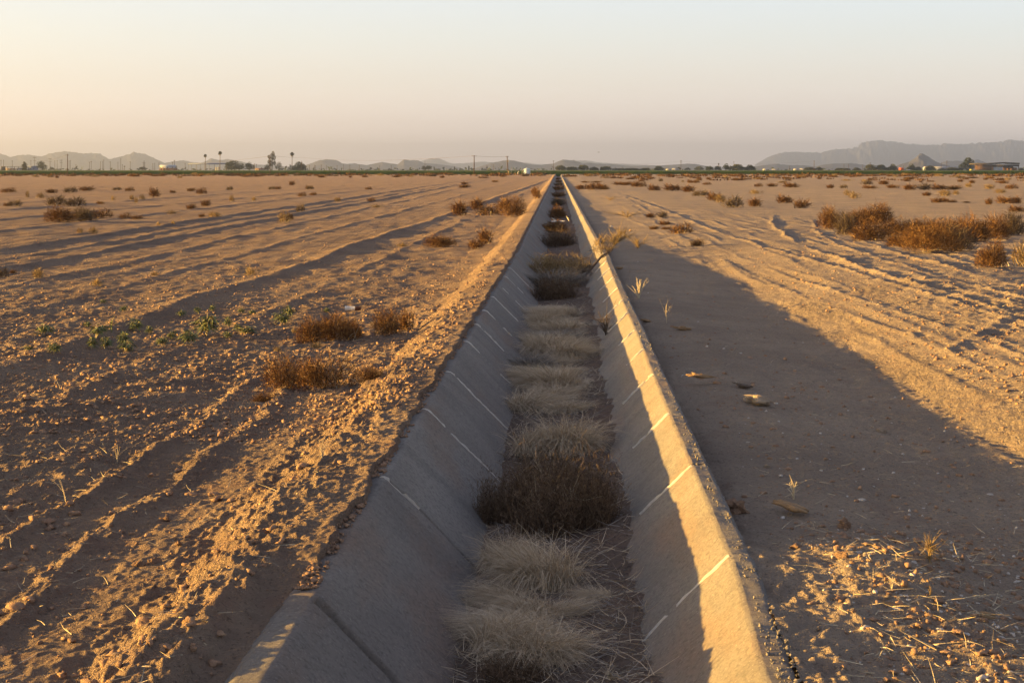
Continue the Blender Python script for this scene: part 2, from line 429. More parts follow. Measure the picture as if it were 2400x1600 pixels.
def wall_profile(side, n=46):
    if side == 0:
        pts = [(-1.36, -0.30), (-1.22, -0.06), (-1.15, -0.008), (-1.05, 0.0), (-1.025, -0.008), (-1.0, -0.030), (-0.28, -0.75)]
    else:
        pts = [(0.95, -0.34), (0.865, -0.12), (0.842, -0.02), (0.822, -0.003), (0.745, 0.0), (0.725, -0.008), (0.70, -0.032), (-0.02, -0.75)]
    pts = np.array(pts); seg = np.hypot(*np.diff(pts, axis=0).T); L = np.concatenate([[0], np.cumsum(seg)])
    w = 1 + 2.2 * np.exp(-((L - L[-2]) / 0.2) ** 2) if False else None
    q = np.unique(np.concatenate([np.linspace(0, L[-1], n), L]))
    return np.stack([np.interp(q, L, pts[:, 0]), np.interp(q, L, pts[:, 1])], 1), q - L[-3]

def kink(Y):                                  # the lining is broken and a little offset at the old check
    return 0.05 * np.exp(-((Y - 31.2) / 1.1) ** 2)

ditch = empty('irrigation_ditch', (0, 0, 0))
tag(ditch, 'cracked grey concrete irrigation ditch running straight from the foreground to the horizon', 'ditch')
def wall(side):
    J = JL if side == 0 else JR
    prof, t = wall_profile(side)
    rows = [3.4]
    while rows[-1] < 485: rows.append(rows[-1] + max(0.022, float(row_step(rows[-1])) * 1.3))
    for j in J:
        if j < 22: rows += list(j + np.linspace(-0.09, 0.09, 29))
    R = np.unique(np.array(rows))
    Yg = np.repeat(R[:, None], len(prof), 1); U = np.repeat(prof[None, :, 0], len(R), 0); Z = np.repeat(prof[None, :, 1], len(R), 0)
    T = np.repeat(t[None, :], len(R), 0)
    dep = np.zeros_like(Yg); Yn = Yg.copy()
    for j in J:
        wd, dp = BIG.get(j, (0.004, 0.010)) if side == 0 else (0.004, 0.010)
        fall = np.exp(-((Yg - j) / 0.12) ** 2)
        Yn = Yn + jwob(T, j, side) * fall
        dep += dp * np.exp(-((Yg - j) / wd) ** 4) * (0.6 + 0.6 * noise(T * 3, j, 107)) * sstep(-0.02, 0.03, T)
    # normals of the profile
    g = np.gradient(prof, axis=0); nn = np.stack([-g[:, 1], g[:, 0]], 1); nn /= np.linalg.norm(nn, axis=1, keepdims=True)
    if side == 0: nn = -nn if nn[len(nn) // 2 + 8, 1] < 0 else nn
    else: nn = -nn if nn[len(nn) // 2 + 8, 1] < 0 else nn
    d = row_step(Yg)
    disp = 0.005 * noise(T * 2.5, Yg * 1.3, 111 + side) + 0.0025 * noise(T * 14, Yg * 14, 113) * lod(0.07, d)
    edge = np.exp(-((T + 0.07) / 0.05) ** 2) if side == 1 else np.exp(-((T + 0.10) / 0.05) ** 2)
    disp += edge * ((0.006, 0.006)[side] * noise(T * 16, Yg * 16, 115 + side) * lod(0.06, d) + (0.005, 0.007)[side] * noise(T * 5, Yg * 3.5, 117 + side))
    if side == 1: disp += (T < -0.03) * 0.008 * noise(T * 34, Yg * 34, 119) * lod(0.03, d)
    disp -= dep
    # panels settled a little differently
    for j in J: Z = Z + 0.006 * (noise(j * 9.7, 0.5 + side, 121)) * sstep(j - 0.01, j + 0.01, Yg) * (np.arange(len(J))[J.index(j)] % 2 * 2 - 1)
    U = U + nn[None, :, 0] * disp - (kink(Yg) if side == 0 else -0.5 * kink(Yg) + 0.055 * sstep(7.0, 5.2, Yg)) ; Z = Z + nn[None, :, 1] * disp + lipz(Yg, side)
    v = np.stack([U + cax(Yn), Yn, Z], -1)
    f = grid_faces(len(R), len(prof))
    if side == 0: f = f[:, ::1]
    me = mesh_np('lining_wall', v, f, M_conc, smooth=True)
    return link('lining_wall', me, ditch)
wall_l, wall_r = wall(0), wall(1)

def joint_strip(side, Yj, t0, t1, w0, parent):
    prof, t = wall_profile(side, 120)
    q = np.linspace(t0, t1, 70)
    u = np.interp(q, t, prof[:, 0]); z = np.interp(q, t, prof[:, 1])
    nrm = (0.707, 0.707) if side == 0 else (-0.707, 0.707)
    w = w0 * (1 - 0.75 * (q - t0) / (t1 - t0)) * np.clip(0.75 + 0.9 * noise(q * 9, Yj * 5, 131), 0.12, 1.6)
    off = 0.004 + 0.004 * noise(q * 20, Yj, 132)
    V = []
    for k, (dy, up) in enumerate(((-1, -0.006), (-0.55, 1), (0.1, 1.3), (0.6, 1), (1, -0.006))):
        yy = Yj + jwob(q, Yj, side) + dy * w
        e = (0.004 + off * up) if up > 0 else -0.008 + 0 * off
        e = e - 0.014 * sstep(-0.42, -0.55, noise(q * 7, Yj * 2.7, 133))
        V.append(np.stack([u + nrm[0] * e + cax(yy) , yy, z + nrm[1] * e + lipz(yy, side)], -1))
    V = np.stack(V, 1)
    return link('joint_mortar', mesh_np('joint_mortar', V, grid_faces(len(q), 5), M_caulk, smooth=True), parent)
for j, t1, w in ((8.72, .25, .004), (11.2, .75, .016), (13.35, .72, .015), (15.7, .6, .014), (17.4, .42, .008), (19.15, .45, .013), (21.1, .5, .012), (23.2, .5, .010), (25.3, .4, .012), (27.4, .5, .011)):
    joint_strip(0, j, -0.05, t1, w * .75, wall_l)
for j, t1, w in ((6.98, .56, .020), (9.14, .42, .020), (11.15, .36, .018), (13.3, .36, .013), (15.05, .22, .008), (16.8, .25, .014), (18.9, .34, .014), (20.8, .36, .010), (22.9, .3, .012), (25.1, .3, .012), (27.2, .3, .012), (29.4, .3, .012)):
    joint_strip(1, j, -0.01, t1, w, wall_r)

def bed_z(u, Y):
    Y = np.asarray(Y, float)
    t = (u + 0.55) / 0.9
    z = -0.515 + 0.10 * t - 0.05 * sstep(7.5, 5.5, Y) * (1 - t) + 0.03 * noise(Y * 0.4, 1.0, 141)
    d = row_step(Y)
    e = sstep(0.12, 0.36, u)
    z = z + e * (0.035 + 0.05 * noise(Y * 0.9, 4, 142) + 0.03 * noise(u * 3, Y * 4.5 + u * 3, 143) * lod(0.25, d))
    z = z + 0.012 * noise(u * 4, Y * 2.5, 144) + 0.007 * noise(u * 11, Y * 16, 145) * lod(0.07, d) + 0.006 * noise(u * 5 , Y * 30 + u * 9, 146) * lod(0.04, d)
    z = z + 0.05 * sstep(0, 1, noise(Y * 0.13, 9, 147)) * sstep(30, 34, Y)
    return z
nb = 110
ub = np.linspace(-0.66, 0.48, nb)
rb = [3.4]
while rb[-1] < 486: rb.append(rb[-1] + max(0.018, float(row_step(rb[-1])) * 1.2))
rb = np.array(rb)
Yb = np.repeat(rb[:, None], nb, 1); Ub = np.repeat(ub[None], len(rb), 0)
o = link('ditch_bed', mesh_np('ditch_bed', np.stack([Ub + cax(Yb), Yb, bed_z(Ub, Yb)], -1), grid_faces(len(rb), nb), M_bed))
tag(o, kind='structure')
# earth bank closing the far end of the ditch
def bed_place(px, py):
    z = -0.46
    for _ in range(4):
        Y = F * (H - z) / (py - HZ); X = (px - CX) / F * Y
        z = float(bed_z(np.clip(X - float(cax(Y)), -.62, .45), Y))
    return Vector((X, Y, z))

# ------------------------------------------------------------------ blades, leaves, twigs
def unit(v): return v / np.maximum(1e-9, np.linalg.norm(v, axis=-1, keepdims=True))
def blades(P, D, L, Wd, bend, segs=2, shape='taper', r=rng):
    P = np.asarray(P, float); N = len(P); D = unit(np.asarray(D, float)); L = np.broadcast_to(L, (N,)); Wd = np.broadcast_to(Wd, (N,)); bend = np.broadcast_to(bend, (N, 3))
    side = unit(np.cross(D, unit(r.normal(size=(N, 3)))))
    V = []
    for k in range(segs + 1):
        t = k / segs
        c = P + D * (L * t)[:, None] + bend * (L * t * t)[:, None]
        w = {'taper': 1 - 0.8 * t, 'leaf': max(0.12, math.sin(math.pi * min(1, 0.12 + t * 0.86))), 'even': 1.0}[shape]
        V += [c - side * (Wd * w * 0.5)[:, None], c + side * (Wd * w * 0.5)[:, None]]
    V = np.stack(V, 1)
    m = 2 * (segs + 1); b = np.arange(N)[:, None] * m
    f = np.concatenate([np.stack([b[:, 0] + 2 * k, b[:, 0] + 2 * k + 1, b[:, 0] + 2 * k + 3, b[:, 0] + 2 * k + 2], 1) for k in range(segs)])
    return V.reshape(-1, 3), f
class MB:
    def __init__(s): s.v, s.f, s.m, s.n = [], [], [], 0
    def add(s, v, f, mi=0):
        v = np.asarray(v, float).reshape(-1, 3)
        s.v.append(v); f = np.asarray(f, int) + s.n; s.f.append(f); s.m += [mi] * len(f); s.n += len(v)
    def box(s, x0, x1, y0, y1, z0, z1, mi=0):
        v = [(x, y, z) for z in (z0, z1) for y in (y0, y1) for x in (x0, x1)]
        s.add(v, [(0, 2, 3, 1), (4, 5, 7, 6), (0, 1, 5, 4), (2, 6, 7, 3), (0, 4, 6, 2), (1, 3, 7, 5)], mi)
    def tube(s, pts, rad, n=6, mi=0):
        pts = np.asarray(pts, float); rad = np.broadcast_to(rad, (len(pts),))
        tg = unit(np.gradient(pts, axis=0))
        ref = np.array([0.31, 0.2, 0.93]) if abs(tg[0, 2]) < 0.9 else np.array([1.0, 0.1, 0.0])
        a = unit(np.cross(tg, ref)); b = np.cross(tg, a)
        an = np.linspace(0, 2 * math.pi, n, endpoint=False)
        ring = pts[:, None] + rad[:, None, None] * (a[:, None] * np.cos(an)[None, :, None] + b[:, None] * np.sin(an)[None, :, None])
        f = []
        for i in range(len(pts) - 1):
            for k in range(n):
                f.append((i * n + k, i * n + (k + 1) % n, (i + 1) * n + (k + 1) % n, (i + 1) * n + k))
        s.add(ring, f, mi)
        for e in (0, len(pts) - 1):
            c = s.n; s.add(np.vstack([ring[e], pts[e][None]]), [(k, (k + 1) % n, n, n) for k in range(n)], mi)
    def mesh(s, name, mats, smooth=False):
        f = np.concatenate(s.f)
        quad = f[f[:, 2] != f[:, 3]]; tri = f[f[:, 2] == f[:, 3]][:, :3]
        m = np.array(s.m); mi = np.concatenate([m[f[:, 2] != f[:, 3]], m[f[:, 2] == f[:, 3]]])
        return mesh_np(name, np.concatenate(s.v), [quad, tri], mats, smooth, mi)

M_brush = mat('dead_brush', (0.2, 0.1, 0.05), 1, .05, island=[(0.06, 0.034, 0.02), (0.14, 0.072, 0.031), (0.20, 0.105, 0.042), (0.31, 0.19, 0.085)])
M_brush2 = mat('dead_brush_pale', (0.3, 0.2, 0.1), 1, .05, island=[(0.16, 0.11, 0.055), (0.30, 0.21, 0.10), (0.42, 0.32, 0.17)])
M_straw = mat('dry_grass', (0.4, 0.33, 0.2), 0.9, .1, island=[(0.32, 0.25, 0.17), (0.52, 0.42, 0.30), (0.66, 0.55, 0.41), (0.40, 0.32, 0.22)])
M_weed = mat('dark_weed', (0.08, 0.05, 0.03), 1, .05, island=[(0.06, 0.042, 0.03), (0.13, 0.09, 0.06), (0.25, 0.175, 0.115)])
M_twig = mat('pale_twig', (0.5, 0.42, 0.3), .9, .1, island=[(0.30, 0.25, 0.18), (0.48, 0.40, 0.28), (0.58, 0.50, 0.36)])
M_bark = mat('grey_branch', (0.16, 0.125, 0.1), .95, .05, var=(0.09, 0.07, 0.055), scale=40)
M_leaf = mat('dusty_green_leaf', (0.14, 0.16, 0.07), .8, .15, island=[(0.085, 0.105, 0.045), (0.14, 0.16, 0.07), (0.20, 0.20, 0.09)])
M_grey = mat('grey_thatch', (0.3, 0.27, 0.24), .95, .05, island=[(0.15, 0.135, 0.125), (0.28, 0.255, 0.23), (0.40, 0.36, 0.31)])

def bush_mesh(seed, n, tl, tw, m, pale=0.02, spread=1.0, mp=None):
    r = np.random.default_rng(seed)
    mb = MB()
    lump = r.uniform(-1, 1, (7, 2)) * 0.33; lh = r.uniform(0.55, 1.0, 7); lr = r.uniform(0.16, 0.28, 7); lump[0] = 0; lh[0] = 0.95; lr[0] = 0.3
    k = r.integers(0, 7, n); an = r.uniform(0, 2 * math.pi, n); rr = np.sqrt(r.uniform(0, 1, n))
    x = lump[k, 0] + lr[k] * rr * np.cos(an); y = lump[k, 1] + lr[k] * rr * np.sin(an)
    top = lh[k] * np.sqrt(np.clip(1 - rr ** 2 * 0.85, 0.03, 1))
    z = top * r.uniform(0, 1, n) ** 0.75 * (1 - tl * 0.6)
    D = np.stack([(x - lump[k, 0] * .6) * 1.6, (y - lump[k, 1] * .6) * 1.6, 0.35 + 0.6 * r.uniform(0, 1, n)], 1) + r.normal(size=(n, 3)) * 0.42
    L = tl * r.uniform(0.5, 1.5, n)
    v, f = blades(np.stack([x, y, np.maximum(z, 0)], 1), D, L, tw * r.uniform(.6, 1.4, n), r.normal(size=(n, 3)) * 0.25, 2, r=r)
    v[:, 2] = np.maximum(v[:, 2], -0.02)
    mb.add(v, f, 0)
    n2 = max(6, int(n * pale))                # longer bleached stalks from the roots
    an = r.uniform(0, 2 * math.pi, n2); el = r.uniform(0.15, 1.3, n2)
    D = np.stack([np.cos(an) * np.cos(el), np.sin(an) * np.cos(el), np.sin(el)], 1)
    v, f = blades(r.normal(size=(n2, 3)) * [0.16, 0.16, 0], D, r.uniform(.3, .6, n2), tw * 1.3, r.normal(size=(n2, 3)) * .25, 3, r=r)
    v[:, 2] = np.maximum(v[:, 2], -0.02)
    mb.add(v, f, 1)
    return mb.mesh('brush', [m, mp or M_twig])
LOD_HI = [bush_mesh(100 + i, 6500, 0.13, 0.0055, M_brush, 0.006) for i in range(5)]
M_brush3 = mat('grey_brown_brush', (.1, .07, .05), 1, .05, island=[(0.06, 0.045, 0.032), (0.12, 0.088, 0.058), (0.20, 0.15, 0.095)])
LOD_MD = [bush_mesh(200 + i, 1900, 0.17, 0.013, M_brush3 if i % 3 == 2 else M_brush, 0.006) for i in range(5)]
LOD_LO = [bush_mesh(300 + i, 420, 0.24, 0.034, M_brush3 if i % 3 == 2 else M_brush, 0.01) for i in range(5)]
PAL_MD = [bush_mesh(400 + i, 1300, 0.2, 0.011, M_brush2, 0.02) for i in range(4)]
PAL_LO = [bush_mesh(500 + i, 300, 0.27, 0.032, M_brush2, 0.02) for i in range(4)]

def ordinal(k):
    w = ['first', 'second', 'third', 'fourth', 'fifth', 'sixth', 'seventh', 'eighth', 'ninth', 'tenth']
    if k < 10: return w[k]
    n = k + 1
    return '%d%s' % (n, 'th' if 10 <= n % 100 <= 20 else {1: 'st', 2: 'nd', 3: 'rd'}.get(n % 10, 'th'))

BR = np.random.default_rng(5)
def bush(px, py, w, h, pale=False, label=None, group=None, deep=0.75, me=None):
    p = place(px, py)
    Wm = w * p.y / F; Hm = h * p.y / F
    if me is None:
        vis = w * 0.427
        lib = (PAL_LO if vis < 22 else PAL_MD) if pale else (LOD_LO if vis < 22 else LOD_MD if vis < 60 else LOD_HI)
        me = lib[BR.integers(len(lib))]
    o = link('dead_bush', me, None, p + Vector((0, Wm * deep * 0.42, 0)))
    c = place_z(o.location.x, o.location.y)
    o.location.z = c - 0.01
    o.scale = (Wm * 1.04, Wm * deep, Hm * 1.32)
    o.rotation_euler = (0, 0, 0.0)
    if BR.random() < 0.5: o.scale.x *= -1; 
    o.scale.x = abs(o.scale.x)
    o.rotation_euler[2] = BR.uniform(-0.5, 0.5)
    tag(o, label, 'bush', group)
    return o
def place_z(x, y): return float(ground_z(x, y))
GOLD = None

# near bushes beside the left bank
def C(lst, x0, y0, s): return [(x0 + a / s, y0 + b / s, c / s, d / s) + tuple(e) for a, b, c, d, *e in lst]
near = C([(330, 1340, 500, 400), (900, 1290, 720, 430), (1500, 1240, 360, 250), (700, 700, 440, 340), (1060, 660, 580, 350), (1250, 640, 380, 240),
          (1720, 610, 400, 330), (2000, 540, 240, 290), (110, 1470, 300, 130)], 600, 680, 5.6)
nl = ['wide brown dead bush low beside the track, left end of the nearest clump', 'largest brown dead bush in the middle of the nearest left clump',
      'small brown dead bush at the foot of the bank, right end of nearest clump', 'brown dead bush at the left end of the clump behind the nearest one',
      'tall brown dead bush in the middle of the clump below the white cup', 'brown dead bush at the right end of the clump below the white cup',
      'round brown dead bush leaning on the bank, right of the white cup', 'thin dark brown bush half hidden behind the round bush on the bank', 'low dark dead bush at the front left of the nearest clump']
for q, l in zip(near, nl): bush(*q, label=l, group='dead bushes beside the left bank')

bands = {}
def scatter(key, lst):
    bands.setdefault(key, []).extend(lst)
scatter(('left field', 'middle'), C([(45, 388, 100, 35), (360, 390, 100, 30), (475, 388, 90, 40), (580, 380, 110, 35), (185, 422, 40, 45, 1), (265, 425, 55, 40, 1),
    (370, 475, 130, 65), (500, 482, 150, 60), (85, 482, 100, 42), (40, 480, 50, 25), (395, 592, 230, 110), (560, 585, 220, 90), (690, 565, 130, 60), (685, 468, 60, 22), (775, 442, 30, 35, 1), (905, 445, 50, 35, 1),
    (935, 458, 30, 40, 1), (970, 440, 40, 35, 1), (1055, 418, 75, 70), (1385, 398, 65, 45), (1310, 378, 65, 25), (1185, 388, 45, 20), (890, 376, 60, 28), (800, 372, 60, 22),
    (1580, 370, 45, 25), (2008, 338, 45, 35), (1595, 448, 50, 45, 1), (1410, 482, 75, 50), (1310, 500, 80, 40), (1745, 442, 50, 25, 1), (1870, 366, 50, 22), (1910, 364, 50, 22), (2080, 415, 50, 32),
    (2155, 405, 40, 20), (2065, 522, 60, 55), (1950, 595, 100, 75, 1), (1995, 575, 50, 55), (855, 568, 70, 40), (930, 570, 90, 28), (1185, 600, 35, 22, 1), (1085, 612, 40, 25, 1), (1470, 558, 100, 40, 1),
    (1385, 556, 50, 25), (545, 672, 50, 35, 1), (628, 674, 60, 50, 1), (2125, 362, 50, 25), (2325, 448, 40, 30), (1190, 535, 80, 25, 1)], 0, 320, 2.94))
scatter(('left field', 'middle'), C([(100, 405, 40, 20), (500, 445, 50, 30), (265, 450, 40, 30, 1),
    (1120, 545, 150, 105), (1240, 505, 130, 85), (1310, 545, 150, 75), (1420, 500, 120, 70), (1480, 555, 190, 130), (1140, 355, 90, 25), (1150, 330, 60, 18), (970, 765, 220, 85), (1215, 775, 120, 75), (1300, 740, 130, 110), (700, 760, 80, 30, 1),
    (1640, 430, 60, 80), (1620, 400, 50, 50), (1350, 315, 50, 15), (480, 365, 40, 20), (75, 365, 50, 25), (545, 490, 80, 20, 1)], 700, 320, 2.94))
scatter(('left field', 'middle'), C([(10, 262, 80, 65), (245, 268, 120, 70, 1), (90, 235, 60, 30)], 0, 560, 2.904))
scatter(('right field', 'middle'), C([(1950, 365, 90, 35), (2030, 368, 120, 48), (2100, 366, 80, 34), (2230, 335, 150, 25)], 700, 320, 2.94))
scatter(('right field', 'middle'), C([(40, 490, 110, 60), (350, 465, 100, 60), (410, 465, 80, 50), (260, 450, 100, 35), (520, 500, 130, 60), (690, 500, 180, 65), (860, 510, 150, 65), (950, 550, 150, 55), (1080, 590, 160, 80, 0), (1130, 608, 120, 70, 1),
    (1260, 655, 180, 100), (1470, 645, 160, 85), (1720, 615, 170, 80), (1880, 660, 160, 85), (500, 745, 110, 45), (605, 748, 110, 55), (620, 815, 120, 45), (520, 855, 100, 38), (630, 855, 100, 30), (780, 895, 180, 95), (920, 1000, 150, 70),
    (1460, 530, 110, 40, 1), (1485, 462, 80, 32), (1630, 462, 120, 35), (1780, 470, 150, 50), (1010, 445, 70, 25), (850, 428, 50, 35), (905, 428, 80, 28)], 1400, 320, 3.92))
scatter(('right field', 'middle'), C([(810, 652, 110, 65, 1), (740, 622, 70, 55, 1), (1470, 625, 120, 40), (1630, 628, 140, 60, 1), (1735, 615, 80, 45, 1), (1570, 688, 150, 50), (1640, 685, 70, 45), (1710, 685, 90, 25), (1840, 688, 90, 16),
    (2040, 705, 100, 65), (2190, 695, 170, 70), (2300, 695, 120, 70), (2290, 772, 170, 60), (1330, 570, 150, 55), (1450, 570, 160, 55), (1580, 570, 160, 55), (1720, 570, 150, 45), (920, 522, 100, 40), (1080, 522, 120, 45), (940, 558, 140, 35), (1180, 553, 150, 35),
    (580, 555, 100, 40), (700, 555, 70, 35), (2250, 562, 110, 45), (2040, 562, 120, 45, 1), (2190, 512, 110, 35), (1850, 545, 90, 40, 1), (1890, 510, 70, 35), (2140, 600, 120, 40, 1)], 1800, 300, 3.92))
# dense brush line towards the green crop
for a, b, y0, y1, n in ((0, 1280, 411, 418, 42), (1330, 2400, 413, 430, 58), (1500, 2400, 412, 420, 15)):
    for i in range(n):
        x = a + (b - a) * (i + BR.uniform(-.6, .6)) / n; y = y0 + (y1 - y0) * BR.random() ** 1.3
        scatter(('left field' if a == 0 else 'right field', 'far'), [(x, y, BR.uniform(10, 30), BR.uniform(3.5, 7), int(BR.random() < 0.25))])
big = C([(240, 460, 280, 190), (430, 515, 260, 200), (800, 410, 400, 190), (720, 585, 400, 200), (560, 420, 220, 150), (1020, 530, 300, 160), (1300, 520, 360, 150), (1080, 655, 320, 140), (1400, 730, 580, 260), (1650, 705, 480, 240), (1850, 600, 420, 240), (2100, 575, 320, 210), (2290, 530, 260, 210),
         (1650, 560, 380, 170), (2080, 890, 350, 240), (2320, 880, 200, 240, 1)], 1900, 440, 4.704)
big = [(q[0], q[1], q[2] * 1.18, q[3] * 1.2) + tuple(q[4:]) for q in big]
scatter(('right field', 'near'), big)
# small pale tufts and stubble on both sides
fb = MB()
for a, b, y0, y1, n in ((0, 1290, 409, 413.5, 190), (1330, 2400, 409.5, 414, 170), (1450, 2400, 413, 424, 70)):
    for i in range(n):
        p = place(BR.uniform(a, b), BR.uniform(y0, y1)); rr = np.random.default_rng(9000 + i)
        k = 26; w_ = BR.uniform(7, 26) * p.y / F; h_ = BR.uniform(3.2, 6.5) * p.y / F
        P = np.array(p) + rr.normal(size=(k, 3)) * [w_ * .33, w_ * .3, 0]
        v, f = blades(P, rr.normal(size=(k, 3)) * [.5, .5, .2] + [0, 0, 1], h_ * rr.uniform(.5, 1.1, k), w_ * .11, rr.normal(size=(k, 3)) * .2, 2, 'leaf', r=rr)
        fb.add(v, f)
tag(link('far_brush', fb.mesh('far_brush', mat('rusty_far_brush', (.1, .05, .03), 1, .05, island=[(0.05, 0.03, 0.02), (0.11, 0.06, 0.032), (0.17, 0.10, 0.05)]))), kind='stuff')
scatter(('left field', 'near'), C([(640, 320, 100, 50, 1), (1700, 250, 90, 60, 1), (1050, 250, 70, 30, 1), (2150, 745, 110, 40, 1), (700, 600, 40, 20, 1), (1880, 770, 60, 40, 1), (2000, 640, 50, 40, 1)], 0, 560, 2.904))
for (side, band), lst in bands.items():
    lst.sort(key=lambda t: t[0])
    for k, q in enumerate(lst):
        pale = len(q) > 4 and bool(q[4])
        w = q[2]
        size = 'wide' if w > 60 else 'low' if q[3] < w * 0.36 else 'small'
        if band == 'far': size = 'tiny'
        colr = 'straw coloured' if pale else 'brown'
        lab = '%s %s dead bush, %s from left in %s brush of %s' % (size, colr, ordinal(k), {'near': 'nearer', 'middle': 'middle', 'far': 'far'}[band], side)
        bush(q[0], q[1], q[2], q[3], pale, lab, '%s brush of the %s' % (band, side))

# ------------------------------------------------------------------ plants in the ditch
def clump_mesh(seed, n, m, lean=0.2, arch=0.9, w=0.006, base=(0.30, 0.22), ln=(0.6, 1.15), segs=4, up=1.1):
    r = np.random.default_rng(seed)
    an = r.uniform(0, 2 * math.pi, n); rr = np.sqrt(r.uniform(0, 1, n))
    P = np.stack([base[0] * rr * np.cos(an), base[1] * rr * np.sin(an), np.zeros(n)], 1)
    az = an + r.normal(size=n) * 1.25
    o_ = 0.25 + 0.75 * rr
    D = np.stack([np.cos(az) * 0.30 * o_ + lean, np.sin(az) * 0.30 * o_, np.full(n, up)], 1) + r.normal(size=(n, 3)) * 0.2
    L = r.uniform(*ln, n)
    bend = np.stack([np.cos(az) * 0.26 + lean * 0.8, np.sin(az) * 0.26 - 0.1, -arch * r.uniform(0.3, 1.2, n)], 1)
    mb = MB(); v, f = blades(P, D, L, w * r.uniform(.6, 1.4, n), bend, segs, r=r)
    v[:, 2] = np.maximum(v[:, 2], 0.0)
    mb.add(v, f); return mb.mesh('grass_clump', m)
GR = [clump_mesh(600 + i, 2600, M_straw, lean=0.22 - 0.17 * i, w=0.0095, base=(0.36, 0.30), arch=1.15, ln=(.45, 1.15), segs=5) for i in range(4)]
GD = [clump_mesh(620 + i, 1800, M_grey, lean=0.0, w=0.009, arch=0.7) for i in range(2)]
WD = []
for i in range(3):
    r = np.random.default_rng(640 + i); n = 420
    an = r.uniform(0, 2 * math.pi, n); rr = np.sqrt(r.uniform(0, 1, n))
    P = np.stack([.42 * rr * np.cos(an), .40 * rr * np.sin(an), np.zeros(n)], 1) + r.normal(size=(n, 3)) * [.06, .06, 0]
    D = np.stack([r.normal(size=n) * .18, r.normal(size=n) * .18, np.ones(n)], 1); L = r.uniform(.3, 1.1, n) * (1 - .35 * rr ** 3)
    bd = r.normal(size=(n, 3)) * .12
    mb = MB(); v, f = blades(P, D, L, 0.008, bd, 4, r=r); mb.add(v, f)
    k = r.integers(0, n, n * 14); t = r.uniform(0.15, 1, n * 14)
    Q = P[k] + unit(D)[k] * (L[k] * t)[:, None] + bd[k] * (L[k] * t * t)[:, None]
    D2 = np.stack([r.normal(size=n * 14) * .7, r.normal(size=n * 14) * .7, np.full(n * 14, .8)], 1)
    v, f = blades(Q, D2, r.uniform(.03, .09, n * 14), 0.0055, (0, 0, 0), 1, 'even', r=r); mb.add(v, f)
    WD.append(mb.mesh('weed_stand', M_weed))
def ditch_plant(name, px, py, w, h, me, label, cat, group=None, deep=0.7, dz=0.0):
    p = bed_place(px, py)
    Wm, Hm = w * p.y / F, h * p.y / F
    o = link(name, me, None, p + Vector((0, 0, dz)))
    o.scale = (Wm, Wm * deep, Hm)
    o.rotation_euler = (0, 0, (px * 0.37 + py * 0.11) % 1.2 - 0.6)
    return tag(o, label, cat, group)
g = 'dry grass clumps in the ditch bed'
for (px, py, w, h, k, l) in (
    (1175, 1530, 180, 120, 0, 'pale dry grass tuft at the left of the frontmost clump in the ditch'),
    (1255, 1540, 220, 130, 1, 'wide pale dry grass tuft frontmost in the ditch bed'),
    (1320, 1535, 150, 90, 2, 'low thin dry grass tuft at the right of the frontmost clump in the ditch'),
    (1245, 1445, 150, 75, 3, 'thin pale grass tuft between the frontmost clump and the arching one'),
    (1225, 1480, 200, 60, 3, 'flattened grass between the frontmost clump and the thin pale tuft'),
    (1400, 1400, 110, 40, 2, 'sparse low grass on the bare silt by the right wall'),
    (1330, 965, 110, 45, 1, 'low broken grass on the silt before the pale clump behind weeds'),
    (1320, 1440, 140, 60, 0, 'small straggly grass tuft right of the thin one in the ditch'),
    (1275, 1375, 240, 150, 2, 'arching pale dry grass clump just before the dark weeds in the ditch'),
    (1185, 1335, 150, 150, 1, 'upright pale dry grass tuft against the left wall before dark weeds'),
    (1185, 1410, 140, 80, 3, 'dull grass tuft below the arching clump by the left wall'),
    (1255, 1065, 130, 125, 0, 'pale dry grass clump right behind the dark weed stand, left half'),
    (1330, 1060, 150, 120, 1, 'pale dry grass clump right behind the dark weed stand, right half'),
    (1300, 910, 130, 80, 2, 'pale grass tuft behind the bare silt patch in the ditch'),
    (1265, 895, 90, 70, 3, 'narrow grass tuft by the left wall behind bare silt patch'),
    (1330, 840, 110, 65, 0, 'flattened dry grass tuft right side, middle of the grassy stretch'),
    (1280, 830, 120, 75, 1, 'rounded dry grass tuft left side, middle of the grassy stretch'),
    (1310, 785, 130, 65, 2, 'dry grass tuft in the far middle of the grassy stretch'),
    (1275, 770, 90, 60, 1, 'dry grass tuft by the left wall in the far grassy stretch'),
    (1315, 745, 120, 55, 3, 'farthest pale dry grass tuft before the grey brush pile')):
    ditch_plant('grass_clump', px, py, w * (.85, 1.05, .95)[int(px) % 3], h * (1.0, 1.5, 1.3, 1.15)[int(px + py) // 5 % 4], GR[k], l, 'grass clump', g)
rg = np.random.default_rng(88)
for i, yy in enumerate(np.arange(14.6, 24.6, 0.5)):
    yy += rg.uniform(-.15, .15); uu = (-.40, -.10, .16, -.25, .02)[i % 5] + rg.uniform(-.08, .08)
    me_ = GR[i % 4] if i % 6 != 5 else GD[0]
    o = link('grass_clump', me_, None, (float(cax(yy)) + uu, yy, float(bed_z(uu, yy)) - .005))
    w_ = rg.uniform(.42, .62); o.scale = (w_, w_ * 1.1, rg.choice([.09, .13, .2, .27, .31])); o.rotation_euler[2] = rg.uniform(-.7, .7)
    tag(o, 'dry grass tuft, %s from the front in the long grassy stretch of the ditch' % ordinal(i), 'grass clump', g)
g = 'dark dead weeds in the ditch'
